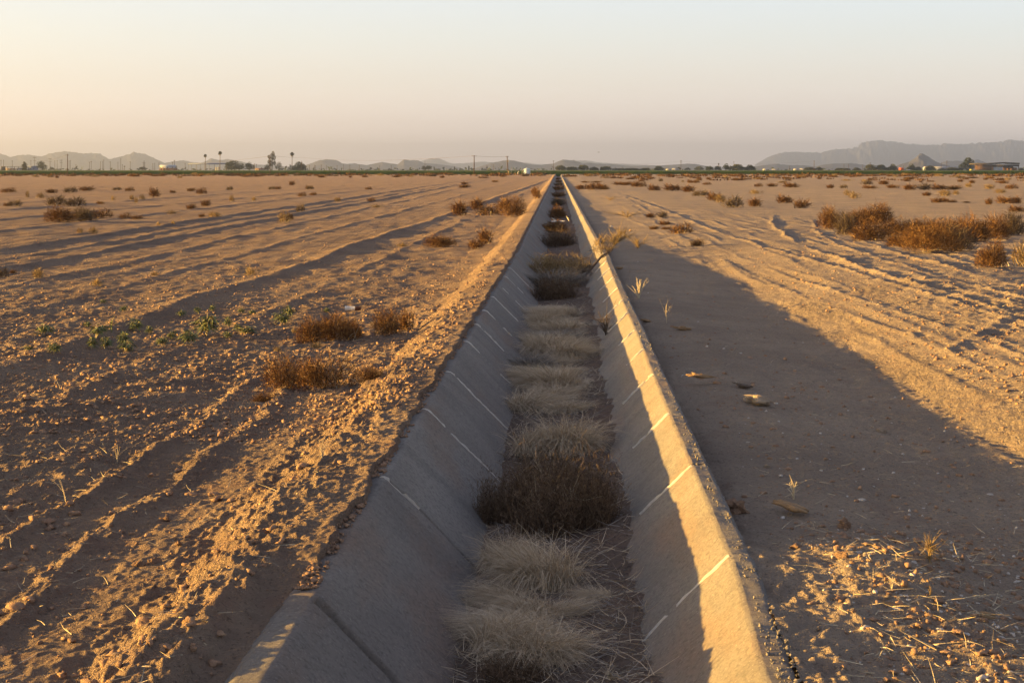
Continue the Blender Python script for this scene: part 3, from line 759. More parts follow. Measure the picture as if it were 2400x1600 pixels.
for (px, py, w, h, k, l) in (
    (1300, 1245, 250, 155, 0, 'dense dark brown weed stand filling the ditch, front middle'),
    (1395, 1232, 140, 130, 1, 'dark dead weed stand touching the right ditch wall'),
    (1290, 1165, 210, 125, 2, 'dark dead weed stand behind the front stand in the ditch'),
    (1370, 1200, 150, 140, 0, 'dark weed stand at the right behind the front stand'),
    (1280, 1205, 230, 140, 1, 'dark weed stand in the middle between front and back stands'),
    (1165, 1225, 120, 130, 1, 'thin black weed tuft against the left ditch wall'),
    (1200, 1595, 190, 60, 2, 'low black weeds at the bottom edge of the picture in the ditch'),
    (1300, 700, 130, 60, 1, 'dark weeds in front of the grey brush pile in the ditch')):
    ditch_plant('weed_stand', px, py, w, h, WD[k], l, 'weeds', g)
g = 'dark brush farther up the ditch'
for (px, py, w, h, me, l) in (
    (1300, 676, 150, 70, GD[0], 'grey tangled thatch at the front of the brush pile in the ditch'),
    (1275, 650, 130, 62, PAL_MD[0], 'grey tumbleweed heap with sunlit top, left part of the brush pile'),
    (1335, 645, 120, 60, PAL_MD[1], 'tumbleweed heap with sunlit top, right part of the brush pile'),
    (1308, 577, 90, 48, WD[0], 'dark brush first beyond the grey brush pile in the ditch'),
    (1308, 545, 70, 38, LOD_MD[0], 'dark brush second beyond the grey brush pile in the ditch'),
    (1307, 512, 56, 40, LOD_MD[1], 'brush with an orange sunlit top, third beyond the brush pile'),
    (1307, 482, 44, 22, LOD_MD[2], 'dark brush fourth beyond the brush pile in the ditch'),
    (1307, 462, 38, 16, LOD_LO[0], 'dark brush fifth beyond the brush pile in the ditch'),
    (1309, 446, 32, 14, LOD_LO[1], 'dark brush sixth beyond the brush pile in the ditch'),
    (1309, 436, 26, 10, LOD_LO[2], 'dark brush seventh beyond the brush pile in the ditch'),
    (1309, 428, 22, 8, LOD_LO[3], 'dark brush eighth beyond the brush pile in the ditch'),
    (1310, 421, 18, 6, LOD_LO[4], 'farthest dark brush in the ditch near the horizon')):
    ditch_plant('ditch_brush', px, py, w, h, me, l, 'brush', g)
# ------------------------------------------------------------------ green plants on the left field
def leafy_mesh(seed, n):
    r = np.random.default_rng(seed); mb = MB()
    ns = 9
    an = r.uniform(0, 2 * math.pi, ns); tips = np.stack([.24 * np.cos(an), .24 * np.sin(an), r.uniform(.55, .95, ns)], 1); tips[0] = (0, 0, 0.95)
    for t in tips: mb.tube([(0, 0, -0.03), tuple(t * [.5, .5, .6]), tuple(t)], [.018, .014, .008], 4, 1)
    k = r.integers(0, ns, n); t = r.uniform(.35, 1, n) ** .7
    P = tips[k] * np.stack([t, t, t], 1)
    a2 = r.uniform(0, 2 * math.pi, n)
    D = np.stack([np.cos(a2), np.sin(a2), r.uniform(.1, .7, n)], 1)
    bend = np.stack([np.cos(a2) * .1, np.sin(a2) * .1, -r.uniform(.6, 1.3, n)], 1)
    v, f = blades(P, D, r.uniform(.22, .40, n), r.uniform(.05, .09, n), bend, 4, 'leaf', r=r)
    v[:, 2] = np.maximum(v[:, 2], 0.0)
    mb.add(v, f, 0)
    return mb.mesh('leafy_plant', [M_leaf, M_twig])
GP = [leafy_mesh(700 + i, 110) for i in range(4)]
plants = C([(280, 660, 140, 75), (350, 775, 95, 70), (640, 680, 130, 85), (605, 755, 80, 75), (695, 755, 100, 75), (820, 730, 90, 85), (850, 770, 120, 70), (900, 628, 100, 85), (825, 500, 60, 40), (1005, 650, 60, 50),
            (1225, 540, 60, 45), (1340, 520, 50, 50), (1440, 500, 55, 45), (1400, 675, 180, 130), (1280, 725, 140, 85), (1160, 695, 70, 60), (1095, 740, 90, 65), (1545, 600, 60, 65), (1605, 640, 60, 50), (1665, 650, 140, 45),
            (1545, 690, 65, 50), (1640, 515, 50, 35), (1705, 520, 60, 35), (1910, 585, 120, 75), (1955, 540, 95, 75), (580, 600, 60, 40), (175, 765, 70, 40), (2215, 505, 50, 30), (690, 435, 45, 25)], 0, 560, 2.904)
plants.sort()
tallest = max(range(len(plants)), key=lambda k: plants[k][3])
for k, (px, py, w, h) in enumerate(plants):
    p = place(px, py); Wm, Hm = w * p.y / F, h * p.y / F
    o = link('green_plant', GP[k % 4], None, p + Vector((0, 0.1, -.005))); o.scale = (Wm * 1.3, Wm * 1.3, Hm * 1.25)
    o.rotation_euler[2] = k * 1.3
    tag(o, 'largest dusty green plant in the left field patch' if k == tallest else '%s dusty green plant with drooping leaves, %s from the left in its patch' % ('small' if w < 28 else 'leafy', ordinal(k)), 'plant', 'green plants on the left field')

# ------------------------------------------------------------------ sticks, stones and litter
def stalks(name, px, py, w, h, n, label, cat, seed, m=M_twig, wd=0.02, spread=.8, bend=.2, forks=0, fn=place):
    r = np.random.default_rng(seed); p = fn(px, py); Wm, Hm = w * p.y / F, h * p.y / F
    mb = MB()
    for i in range(n):
        a = r.uniform(0, 2 * math.pi); e = r.uniform(.0, 1) * spread
        d = np.array([math.cos(a) * e * Wm / 2, math.sin(a) * e * Wm / 3, Hm * r.uniform(.6, 1.0)])
        t = np.linspace(0, 1, 5)[:, None]
        pts = np.array([0, 0, -.01]) + d * t + np.array([d[0], d[1], 0]) * (t ** 2 - t) * bend * 3
        pts += r.normal(size=pts.shape) * .012 * Hm * np.linspace(0, 1, 5)[:, None]
        mb.tube(pts, np.linspace(wd, wd * .35, 5) * Hm, 4)
        for j in range(forks):
            q = pts[r.integers(1, 4)]; dd = d * r.uniform(.25, .5) + r.normal(size=3) * .25 * Hm
            mb.tube([q, q + dd * .5 + r.normal(size=3) * .03 * Hm, q + dd], np.array([wd, wd * .7, wd * .3]) * Hm * .7, 4)
    o = link(name, mb.mesh(name, m), None, p)
    return tag(o, label, cat)
stalks('spiky_plant', 1497, 700, 62, 52, 22, 'pale spiky dead plant fanning out on the dirt road beside the ditch', 'plant', 1, wd=.018, spread=1.0)
stalks('dry_sprig', 1562, 757, 22, 52, 2, 'thin forked pale sprig standing on the shaded dirt road', 'sprig', 2, wd=.016, forks=3, spread=.5)
stalks('dry_sprig', 2178, 1320, 50, 62, 10, 'tiny dry bushlet standing alone on the lower right dirt', 'sprig', 3, M_brush2, wd=.02, forks=6)
stalks('dry_sprig', 755, 1085 - 5, 70, 50, 3, 'bent pale stalks behind the second track ridge', 'sprig', 4, wd=.02, forks=2)
stalks('dry_sprig', 262, 785, 24, 36, 2, 'thin upright sprig among the green plants', 'sprig', 5, M_leaf, wd=.04, forks=5, spread=.5)
stalks('dry_sprig', 275, 1085, 40, 48, 4, 'pale bent stalks on the left track ridge', 'sprig', 6, wd=.02, forks=1)
stalks('dry_sprig', 155, 1175, 40, 70, 2, 'single leaning brown stalk at the far left track', 'sprig', 7, wd=.015, forks=1, spread=1)
stalks('dry_sprig', 1600, 1010, 0 + 30, 30, 0 + 2, 'short dark twig on the shaded dirt road', 'sprig', 8, M_bark, wd=.03, forks=1)
stalks('dry_sprig', 1860, 1170, 60, 55, 5, 'broken pale stick pile behind the plank beside the ditch', 'sticks', 9, wd=.035, forks=2, spread=1)
stalks('dry_sprig', 2090, 1385, 40, 45, 5, 'small upright stubble in the trampled lower right dirt', 'sprig', 10, M_twig, wd=.04, forks=1)
stalks('dry_sprig', 2180, 1400, 30, 35, 4, 'small brown stubble right of the pale stubble, lower right dirt', 'sprig', 11, M_brush2, wd=.05, forks=1)
for k, (px, py, w, h, n) in enumerate(((1440, 575, 90, 34, 26), (1495, 582, 70, 26, 18), (1420, 598, 70, 28, 20), (1455, 552, 60, 22, 12), (1400, 585, 40, 36, 12), (1470, 510, 110, 16, 20), (1430, 470, 80, 10, 14))):
    stalks('dry_bush', px, py, w, h, n, ('sunlit straggly pale bush, %s of those on the road just past the ditch check' % ordinal(k)), 'bush', 30 + k, M_brush2, wd=.022, forks=5, spread=1.2)['group'] = 'straggly bushes by the ditch check'
stalks('dry_branch', 1245, 1235, 90, 80, 5, 'bleached bent twigs in front of the dark weeds in the ditch', 'twigs', 51, wd=.022, forks=3, spread=1.1, fn=bed_place)
stalks('dry_branch', 1340, 1235, 110, 120, 7, 'pale thin stalks standing among the dark weeds in the ditch', 'stalks', 52, wd=.010, forks=2, spread=.8, fn=bed_place)
stalks('dry_branch', 1300, 1180, 140, 105, 9, 'pale thin stalks at the back of the dark weeds', 'stalks', 53, wd=.009, forks=2, spread=.9, fn=bed_place)
stalks('dry_branch', 1420, 800, 50, 70, 9, 'dark bare twigs leaning on the right wall by the grassy stretch', 'twigs', 54, M_bark, wd=.016, forks=5, spread=1.0, fn=bed_place)
stalks('dry_branch', 1430, 1590, 110, 35, 12, 'pale tangled straw at the bottom edge by the right wall', 'straw', 55, wd=.02, forks=3, spread=1.2, fn=bed_place)
# dead branch over the broken check
pb = Vector((1.155 + 0.66, 30.6, 0.0)); mb = MB(); r = np.random.default_rng(77)
trunk = np.array([(-.42, -.5, -.34), (-.28, -.3, -.22), (-.14, -.1, -.09), (-.02, .1, 0.03), (.10, .3, .07), (.18, .5, .10)])
mb.tube(trunk, [.026, .03, .026, .022, .016, .008], 7)
for i in range(16):
    q = trunk[r.integers(0, 5)] + r.normal(size=3) * .03; d = np.array([r.normal() * .12 - .04, r.normal() * .2, r.uniform(.1, .36)])
    m_ = q + d * .5 + r.normal(size=3) * .06
    mb.tube([q, m_, q + d], [.009, .006, .003], 4)
    for j in range(3): mb.tube([m_, m_ + r.normal(size=3) * .1 + [0, 0, .06], m_ + r.normal(size=3) * .10 + [0, 0, .08]], [.005, .004, .002], 4)
tag(link('dead_branch', mb.mesh('dead_branch', M_bark), None, pb), 'dark forked dead branch lying across the right ditch lip at the broken check', 'branch')

def rock_mesh(seed, flat=.6, rough=.35, sub=2):
    import bmesh
    r = np.random.default_rng(seed); bm = bmesh.new(); bmesh.ops.create_icosphere(bm, subdivisions=sub, radius=.5)
    s_ = r.uniform(.7, 1.2, 3)
    for v in bm.verts:
        c = v.co; n_ = float(noise(c.x * 2.1 + seed * 3.3 + c.z, c.y * 2.1 + c.z * 1.7, seed)) + .5 * float(noise(c.x * 5 + seed - c.z * 3, c.y * 5 + c.z * 4, seed + 1))
        v.co = Vector((c.x * s_[0], c.y * s_[1], c.z * flat)) * (1 + rough * n_)
    me = bpy.data.meshes.new('rock'); bm.to_mesh(me); bm.free(); return me
M_stone = mat('tan_stone', (0.42, 0.34, 0.26), .95, .1, var=(0.26, 0.2, 0.15), scale=8, bump=.01, bscale=60)
M_white = mat('white_stone', (0.6, 0.55, 0.5), .9, .1, var=(0.45, 0.4, 0.36), scale=12, bump=.005, bscale=60)
M_wood = mat('splintered_wood', (0.38, 0.26, 0.15), .9, .1, var=(0.22, 0.14, 0.08), scale=9, stretch=(.25, 3, 3), bump=.006, bscale=30)
M_clod = mat('dirt_clod', (0.38, 0.25, 0.165), 1, .05, var=(0.27, 0.17, 0.115), scale=14, bump=.012, bscale=50)
def rock(name, px, py, w, h, m, label, seed, fn=place, cat='stone', rough=.35):
    p = fn(px, py); me = rock_mesh(seed, rough=rough, sub=3); me.materials.append(m)
    Wm, Hm = w * p.y / F, h * p.y / F
    o = link(name, me, None, p + Vector((0, 0, Hm * .18))); o.scale = (Wm, Wm * .7, Hm * 1.3); o.rotation_euler[2] = seed
    return tag(o, label, cat)
rock('stone', 2066, 1012, 30, 18, M_stone, 'rounded tan stone alone on the shaded dirt road', 11)
rock('stone', 1798, 1096, 17, 15, M_stone, 'small pale stone on the dirt above the plank', 12)
rock('stone', 2018, 1171, 22, 9, M_white, 'flat white stone on the shaded dirt road', 13)
rock('stone', 1830, 1115, 14, 7, M_white, 'tiny white stone below the small pale stone', 14)
rock('stone', 2320, 1159, 16, 6, M_white, 'flat white pebble at the right edge of the road', 15)
rock('stone', 2082, 1404, 22, 14, M_stone, 'sunlit yellow stone in the trampled dirt', 16)
rock('stone', 1918, 1475, 18, 12, M_stone, 'sunlit stone in the trampled dirt near the ditch lip', 17)
rock('dirt_clod', 1980, 1238, 34, 40, M_clod, 'sunlit dirt clod with a stick, right of the plank', 18, cat='clod', rough=.6)
rock('dirt_clod', 1720, 1200, 60, 50, M_clod, 'crumbly sunlit clod heap touching the outer ditch lip', 19, cat='clod', rough=.8)
rock('dirt_clod', 1865, 1285, 36, 18, M_clod, 'reddish clod between the plank and the trampled dirt', 20, cat='clod', rough=.6)
rock('dirt_clod', 1975, 1305, 32, 18, M_clod, 'reddish clod at the top of the trampled dirt', 21, cat='clod', rough=.7)
rock('dirt_clod', 325, 1322, 32, 20, M_clod, 'dark clod at the top left of the bank heap', 22, cat='clod', rough=.5)
rock('dirt_clod', 362, 1318, 30, 18, M_clod, 'second dark clod on the bank heap', 23, cat='clod', rough=.5)
rock('dirt_clod', 418, 1275, 20, 14, M_clod, 'small dark clod on the smooth left track', 24, cat='clod', rough=.5)
rock('dirt_clod', 386, 1220, 26, 18, M_clod, 'sunlit clod on the second track ridge', 25, cat='clod', rough=.6)
rock('stone', 1433, 532, 8, 5, M_white, 'white fragment on the road past the straggly bushes', 26)
rock('stone', 1477, 541, 8, 5, M_wood, 'orange fragment on the road past the straggly bushes', 27)
def chunk(name, px, py, L, w, h, ang, m, label, seed, cat, z=.01):
    r = np.random.default_rng(seed); p = place(px, py); k = p.y / F; mb = MB()
    for q in range(9):                         # a bundle of split slivers
        l_ = L * k * r.uniform(.35, 1.0) * .5; cx_ = r.uniform(-.25, .25) * L * k; cy_ = r.uniform(-.42, .42) * w * k; cz_ = r.uniform(-.3, .35) * h * k
        ww, hh = w * k * r.uniform(.10, .26), h * k * r.uniform(.14, .36); t_ = r.normal() * .10; t2 = r.normal() * .08
        V = []
        for e_, sc in ((-1, r.uniform(.2, .9)), (-.4, 1), (.45, r.uniform(.8, 1.1)), (1, r.uniform(.05, .8))):
            for ya, za in ((-1, -1), (1, -1), (1, 1), (-1, 1)):
                V.append((cx_ + e_ * l_ + r.normal() * .03 * L * k, cy_ + t_ * e_ * l_ + ya * ww * sc * r.uniform(.8, 1.2), cz_ + t2 * e_ * l_ + za * hh * sc * r.uniform(.8, 1.2)))
        mb.add(V, [(i * 4 + j, i * 4 + (j + 1) % 4, i * 4 + 4 + (j + 1) % 4, i * 4 + 4 + j) for i in range(3) for j in range(4)] + [(3, 2, 1, 0), (12, 13, 14, 15)])
    o = link(name, mb.mesh(name, m), None, p + Vector((0, 0, h * k * .4 + z))); o.rotation_euler = (0, math.radians(7), math.radians(ang))
    return tag(o, label, cat)
chunk('wood_plank', 1858, 1205, 95, 34, 17, -52, M_wood, 'splintered wooden plank lying on dirt beside the ditch', 1, 'plank', .02)
chunk('wood_chunk', 1648, 902, 62, 30, 9, 5, M_wood, 'flat sunlit bark chunk on the shaded road near the ditch', 2, 'wood chunk', .06)
chunk('wood_chunk', 1742, 910, 44, 18, 7, -25, M_bark, 'thin dark bark piece right of the flat bark chunk', 3, 'wood chunk')
chunk('wood_chunk', 1772, 950, 60, 40, 20, -20, M_stone, 'greyish curled bark piece below the thin dark bark', 4, 'wood chunk')
chunk('wood_chunk', 1600, 774, 34, 14, 8, 10, M_wood, 'small pale wood bit below the thin sprig', 5, 'wood chunk')
chunk('wood_chunk', 2312, 1450, 38, 22, 12, -12, M_wood, 'corncob-like pale stub at the lower right', 6, 'wood chunk')
chunk('wood_chunk', 1512, 756, 22, 12, 7, 0, M_wood, 'pale chip beside the outer ditch lip', 7, 'wood chunk')
chunk('wood_chunk', 1452, 632, 16, 10, 7, 20, M_wood, 'orange wood chip on the road near the spiky plant', 8, 'wood chunk')
chunk('wood_chunk', 2080, 1413, 110, 22, 14, -4, M_wood, 'half buried stick in the trampled dirt', 9, 'wood chunk', -.015)
chunk('wood_chunk', 868, 925, 12, 12, 6, 40, M_bark, 'short dark stub on the left bank', 10, 'wood chunk')
# white foam cup with a brown dirty end
p = place(828, 731); k = p.y / F
M_cup = mat('white_foam', (0.75, 0.7, 0.62), .6, .3, var=(0.62, 0.56, 0.48), scale=20)
M_cupb = mat('brown_paper', (0.12, 0.05, 0.03), .8, .2, var=(0.08, 0.035, 0.02), scale=20)
cup = empty('foam_cup', p + Vector((0, 0, 0.02)), math.radians(-8)); tag(cup, 'white foam cup with a brown end lying among brown bushes', 'cup')
a = np.array([(-.6, 0, .0), (-.58, 0, 0), (-.1, 0, .0), (.15, 0, 0)]) * 32 * k
mb = MB(); mb.tube(a, np.array([6.0, 5.8, 5.2, 5.0]) * k, 14); link('cup_body', mb.mesh('cup_body', M_cup, True), cup).location = (0, 0, 5 * k)
a = np.array([(.152, 0, 0), (.4, 0, 0), (.55, 0, 0)]) * 32 * k
mb = MB(); mb.tube(a, np.array([5.1, 4.8, 4.0]) * k, 14); link('cup_band', mb.mesh('cup_band', M_cupb, True), cup).location = (0, 0, 5 * k)
# pale litter in the ditch brush
mb = MB(); r = np.random.default_rng(3)
v, f = blades(r.normal(size=(5, 3)) * [.12, .05, .01], r.normal(size=(5, 3)) * [1, .3, .15], .22, .05, (0, 0, .1), 3, 'leaf', r=r); mb.add(v, f)
tag(link('plastic_scrap', mb.mesh('plastic_scrap', M_cup), None, bed_place(1307, 545) + Vector((0, -.3, .42))), 'pale plastic scrap caught on dark brush in the ditch', 'litter')

# countless clods and straw bits on both sides
protos = []
import bmesh
for i in range(6):
    me = rock_mesh(800 + i, .65, .9, 2); n_ = len(me.vertices); co = np.empty(n_ * 3); me.vertices.foreach_get('co', co)
    fc = np.array([list(q.vertices) for q in me.polygons]); protos.append((co.reshape(-1, 3), fc)); bpy.data.meshes.remove(me)
def clod_field(name, n, fnu, size, m, seed, dens=None):
    r = np.random.default_rng(seed); X, Y = fnu(r, n); z = ground_z(X, Y)
    s_ = size(r, len(X)); V, Fc, off = [], [], 0
    for i in range(len(X)):
        co, fc = protos[r.integers(6)]; a = r.uniform(0, 6.28); c, s2 = math.cos(a), math.sin(a)
        q = co * s_[i] * r.uniform(.7, 1.3, 3); q = np.stack([q[:, 0] * c - q[:, 1] * s2, q[:, 0] * s2 + q[:, 1] * c, q[:, 2]], 1)
        V.append(q + [X[i], Y[i], z[i] + s_[i] * .12]); Fc.append(fc + off); off += len(co)
    o = link(name, mesh_np(name, np.concatenate(V), np.concatenate(Fc), m)); return tag(o, kind='stuff')
def f_left(r, n):
    Y = 1 / r.uniform(1 / 34, 1 / 5.0, n); u = -r.uniform(1.2, 3, n) - r.uniform(0, 1, n) ** 1.3 * .42 * Y
    k = (r.random(n) < np.where(u > -1.75, .9, np.where((u > -2.8) & (Y < 14), .25, .6)))
    return (u + cax(Y))[k], Y[k]
def f_right(r, n):
    Y = 1 / r.uniform(1 / 40, 1 / 5.0, n); u = r.uniform(.95, 1.3, n) + r.uniform(0, 1, n) * (.32 * Y)
    k = r.random(n) < np.where((Y < 8.2) & (u < 3.2), 1, np.where((u + cax(Y) > 5.5), .7, .40))
    return (u + cax(Y))[k], Y[k]
clod_field('dirt_clods', 9000, f_left, lambda r, n: 0.010 + .045 * r.random(n) ** 4, M_clod, 21)
clod_field('loose_gravel', 10000, f_right, lambda r, n: .006 + .030 * r.random(n) ** 5, M_clod, 22)
def f_lip(r, n):
    Y = 1 / r.uniform(1 / 40, 1 / 6.4, n); k = noise(Y * .9, 7.0, 185) + .5 * noise(Y * 3, 1.0, 186) > -.1; Y = Y[k]; return -1.14 + .085 * r.random(len(Y)) ** 1.6 + cax(Y), Y
_gz = ground_z
ground_z = lambda X, Y: np.full(len(X), .0) + lipz(Y, 0) + .004
clod_field('spilled_soil', 3000, f_lip, lambda r, n: .005 + .022 * r.random(n) ** 3, M_clod, 26)
ground_z = _gz
clod_field('pale_pebbles', 1500, f_right, lambda r, n: .008 + .016 * r.random(n) ** 3, M_white, 23)
M_rub = mat('crumbled_concrete', (0.27, 0.24, 0.21), 1, .05, var=(0.17, 0.15, 0.13), scale=30)
r = np.random.default_rng(66); n = 900; Y = 1 / r.uniform(1 / 30, 1 / 5.0, n); rag = noise(Y * 1.3, 2.0, 181) > -.25
Y = Y[rag]; n = len(Y); u = r.uniform(.765, .865, n) - 0.055 * sstep(7.0, 5.2, Y); z = np.interp(u, [.80, .825, .87], [0.002, -.008, -.12]) + lipz(Y, 1); V, Fc, off = [], [], 0
for i in range(n):
    co, fc = protos[r.integers(6)]; s_ = .004 + .015 * r.random() ** 3
    V.append(co[:, [i % 3, (i + 1) % 3, (i + 2) % 3]] * s_ * r.uniform(.7, 1.4, 3) + [u[i] + float(cax(Y[i])), Y[i], z[i]]); Fc.append(fc + off); off += len(co)
tag(link('lip_rubble', mesh_np('lip_rubble', np.concatenate(V), np.concatenate(Fc), M_rub)), kind='stuff')
protos_hi = protos; protos = []
for i in range(6):
    me = rock_mesh(820 + i, .6, .95, 1); n_ = len(me.vertices); co = np.empty(n_ * 3); me.vertices.foreach_get('co', co)
    fc = np.array([list(q.vertices) for q in me.polygons]); protos.append((co.reshape(-1, 3), fc)); bpy.data.meshes.remove(me)
def f_lfar(r, n):
    Y = 1 / r.uniform(1 / 75, 1 / 11.0, n); u = -1.2 - r.uniform(0, 1, n) ** 1.2 * .44 * Y; return u + cax(Y), Y
def f_rfar(r, n):
    Y = 1 / r.uniform(1 / 75, 1 / 11.0, n); u = 1.0 + r.uniform(0, 1, n) * .34 * Y; k = r.random(n) < np.where(u < 3.6, .12, 1); return (u + cax(Y))[k], Y[k]
clod_field('field_clods', 15000, f_lfar, lambda r, n: .012 + .045 * r.random(n) ** 3, M_clod, 24)
clod_field('road_clods', 6500, f_rfar, lambda r, n: .012 + .045 * r.random(n) ** 3, M_clod, 25)
def straw(name, n, fnu, seed, m):
    r = np.random.default_rng(seed); X, Y = fnu(r, n); z = ground_z(X, Y); n = len(X)
    a = r.uniform(0, 6.28, n); D = np.stack([np.cos(a), np.sin(a), r.uniform(-.05, .35, n)], 1)
    v, f = blades(np.stack([X, Y, z + .006], 1), D, r.uniform(.03, .14, n), .0035, r.normal(size=(n, 3)) * .12, 2, r=r)
    return tag(link(name, mesh_np(name, v, f, m)), kind='stuff')
straw('straw_litter', 5200, f_left, 31, M_twig)
straw('straw_bits', 3200, f_right, 32, M_twig)
def f_bed(r, n):
    Y = 1 / r.uniform(1 / 60, 1 / 5.0, n); u = r.uniform(-.52, .38, n); return u + cax(Y), Y
r = np.random.default_rng(43); X, Y = f_bed(r, 2200); z = bed_z(X - cax(Y), Y); a = r.uniform(0, 6.28, len(X))
v, f = blades(np.stack([X, Y, z + .01], 1), np.stack([np.cos(a), np.sin(a), r.uniform(0, .6, len(X))], 1), r.uniform(.06, .2, len(X)), .004, r.normal(size=(len(X), 3)) * .25, 3, r=r)
tag(link('broken_straw', mesh_np('broken_straw', v, f, M_straw)), kind='stuff')
r = np.random.default_rng(41); X, Y = f_bed(r, 4200); z = bed_z(X - cax(Y), Y)
a = r.normal(size=len(X)) * .7 + np.where(r.random(len(X)) < .5, 0, math.pi)
v, f = blades(np.stack([X, Y, z + .004], 1), np.stack([np.cos(a), np.sin(a), r.uniform(0, .5, len(X))], 1), r.uniform(.04, .16, len(X)), .004, r.normal(size=(len(X), 3)) * .2, 2, r=r)
tag(link('bed_straw', mesh_np('bed_straw', v, f, M_grey)), kind='stuff')
# ------------------------------------------------------------------ green crop, far trees, poles, buildings
def fx(px, D): return (px - CX) / F * D
def fz(py, D): return H + (HZ - py) / F * D
M_crop = mat('green_crop', (0.085, 0.12, 0.03), 1, .05, var=(0.045, 0.07, 0.02), scale=0.05)
M_drystrip = mat('dry_stubble', (0.5, 0.33, 0.16), 1, .05, var=(0.4, 0.26, 0.13), scale=.05)
r = np.random.default_rng(50)
xs = np.linspace(-430, 430, 500); ys = np.concatenate([[642, 642.3], np.geomspace(643, 1840, 40)])
Xc, Yc = np.meshgrid(xs, ys); Xc = Xc * np.maximum(1, Yc / 900)
Zc = 1.0 + .12 * noise(Xc * .25, Yc * .12, 151) + .08 * noise(Xc * .9, Yc * .9, 152)
Zc[0] = -1.1
o = link('crop_field', mesh_np('crop_field', np.stack([Xc, Yc, Zc], -1), grid_faces(len(ys), len(xs)), M_crop)); tag(o, kind='stuff')
n = 26000; X = r.uniform(-230, 230, n); Y = 640 + r.uniform(0, 1, n) ** 2 * 25
v, f = blades(np.stack([X, Y, r.uniform(-.3, .9, n)], 1), r.normal(size=(n, 3)) * [.6, .6, .2] + [0, 0, .9], r.uniform(.15, .45, n), .12, r.normal(size=(n, 3)) * .2, 2, 'leaf', r=r)
tag(link('crop_edge_leaves', mesh_np('crop_edge_leaves', v, f, M_crop)), kind='stuff')
x0, x1 = fx(1880, 1700), fx(2035, 1700)
xs = np.linspace(x0, x1, 80); ys = np.linspace(1500, 1830, 12); Xc, Yc = np.meshgrid(xs, ys); Zc = 1.32 + .1 * noise(Xc * .2, Yc * .1, 153)
tag(link('dry_stubble', mesh_np('dry_stubble', np.stack([Xc, Yc, Zc], -1), grid_faces(12, 80), M_drystrip)), kind='stuff')

M_fol = [mat('foliage_' + k, (.05, .06, .03), 1, .05, island=c) for k, c in (
    ('dark', [(0.022, 0.03, 0.016), (0.04, 0.052, 0.026), (0.065, 0.078, 0.036)]),
    ('olive', [(0.04, 0.045, 0.022), (0.075, 0.082, 0.04), (0.12, 0.125, 0.06)]),
    ('grey', [(0.07, 0.07, 0.045), (0.11, 0.105, 0.07), (0.16, 0.15, 0.10)]),
    ('palm', [(0.03, 0.035, 0.016), (0.06, 0.062, 0.028), (0.12, 0.10, 0.05)]))]
M_trunk = mat('tree_trunk', (0.16, 0.12, 0.09), 1, .05, var=(0.1, 0.075, 0.055), scale=2)
M_palmtrunk = mat('palm_trunk', (0.22, 0.17, 0.13), 1, .05, var=(0.15, 0.115, 0.09), scale=2)
def tree(name, px, top, base, w, m, label, D=1850, group=None, seed=1, n=1500, lumps=None, cat='tree', trunk_h=.25, leaf=.055):
    r = np.random.default_rng(seed * 17 + 3)
    Wm = w / F * D; z0 = fz(base, D); Hm = (base - top) / F * D
    p = Vector((fx(px, D), D, z0)); t = empty(name, p); tag(t, label, cat, group)
    L = lumps or [(r.uniform(-.3, .3), r.uniform(-.3, .3), r.uniform(.3, .75), r.uniform(.16, .28)) for _ in range(9)] + [(0, 0, .78, .22), (-.3, 0, .35, .22), (.3, 0, .35, .22)]
    L = np.array(L); k = r.integers(0, len(L), n)
    d = unit(r.normal(size=(n, 3))); rad = r.uniform(.55, 1.05, n)[:, None]
    P = L[k, :3] + d * rad * L[k, 3][:, None] * [1, 1, .8]
    P = P * [Wm, Wm, Hm]
    v, f = blades(P, d + r.normal(size=(n, 3)) * .6, leaf * Wm * r.uniform(.6, 1.5, n), leaf * .75 * Wm, (0, 0, -.2), 2, 'leaf', r=r)
    v[:, 2] = np.clip(v[:, 2], 0, Hm * 1.02)
    link('crown', mesh_np('crown', v, f, m), t)
    mb = MB(); tr = .025 * Wm + .012 * Hm
    mb.tube([(0, 0, -1.5), (0, 0, .02 * Hm), (.01 * Wm, 0, .3 * Hm), (0, 0, .6 * Hm)], [tr * 1.3, tr, tr * .7, tr * .3], 6)
    for j in range(5):
        q = L[r.integers(len(L)), :3] * [Wm, Wm, Hm]; mb.tube([(0, 0, .18 * Hm), tuple(q * [.5, .5, .7]), tuple(q)], [tr * .6, tr * .4, tr * .15], 5)
    link('trunk', mb.mesh('trunk', M_trunk), t)
    return t
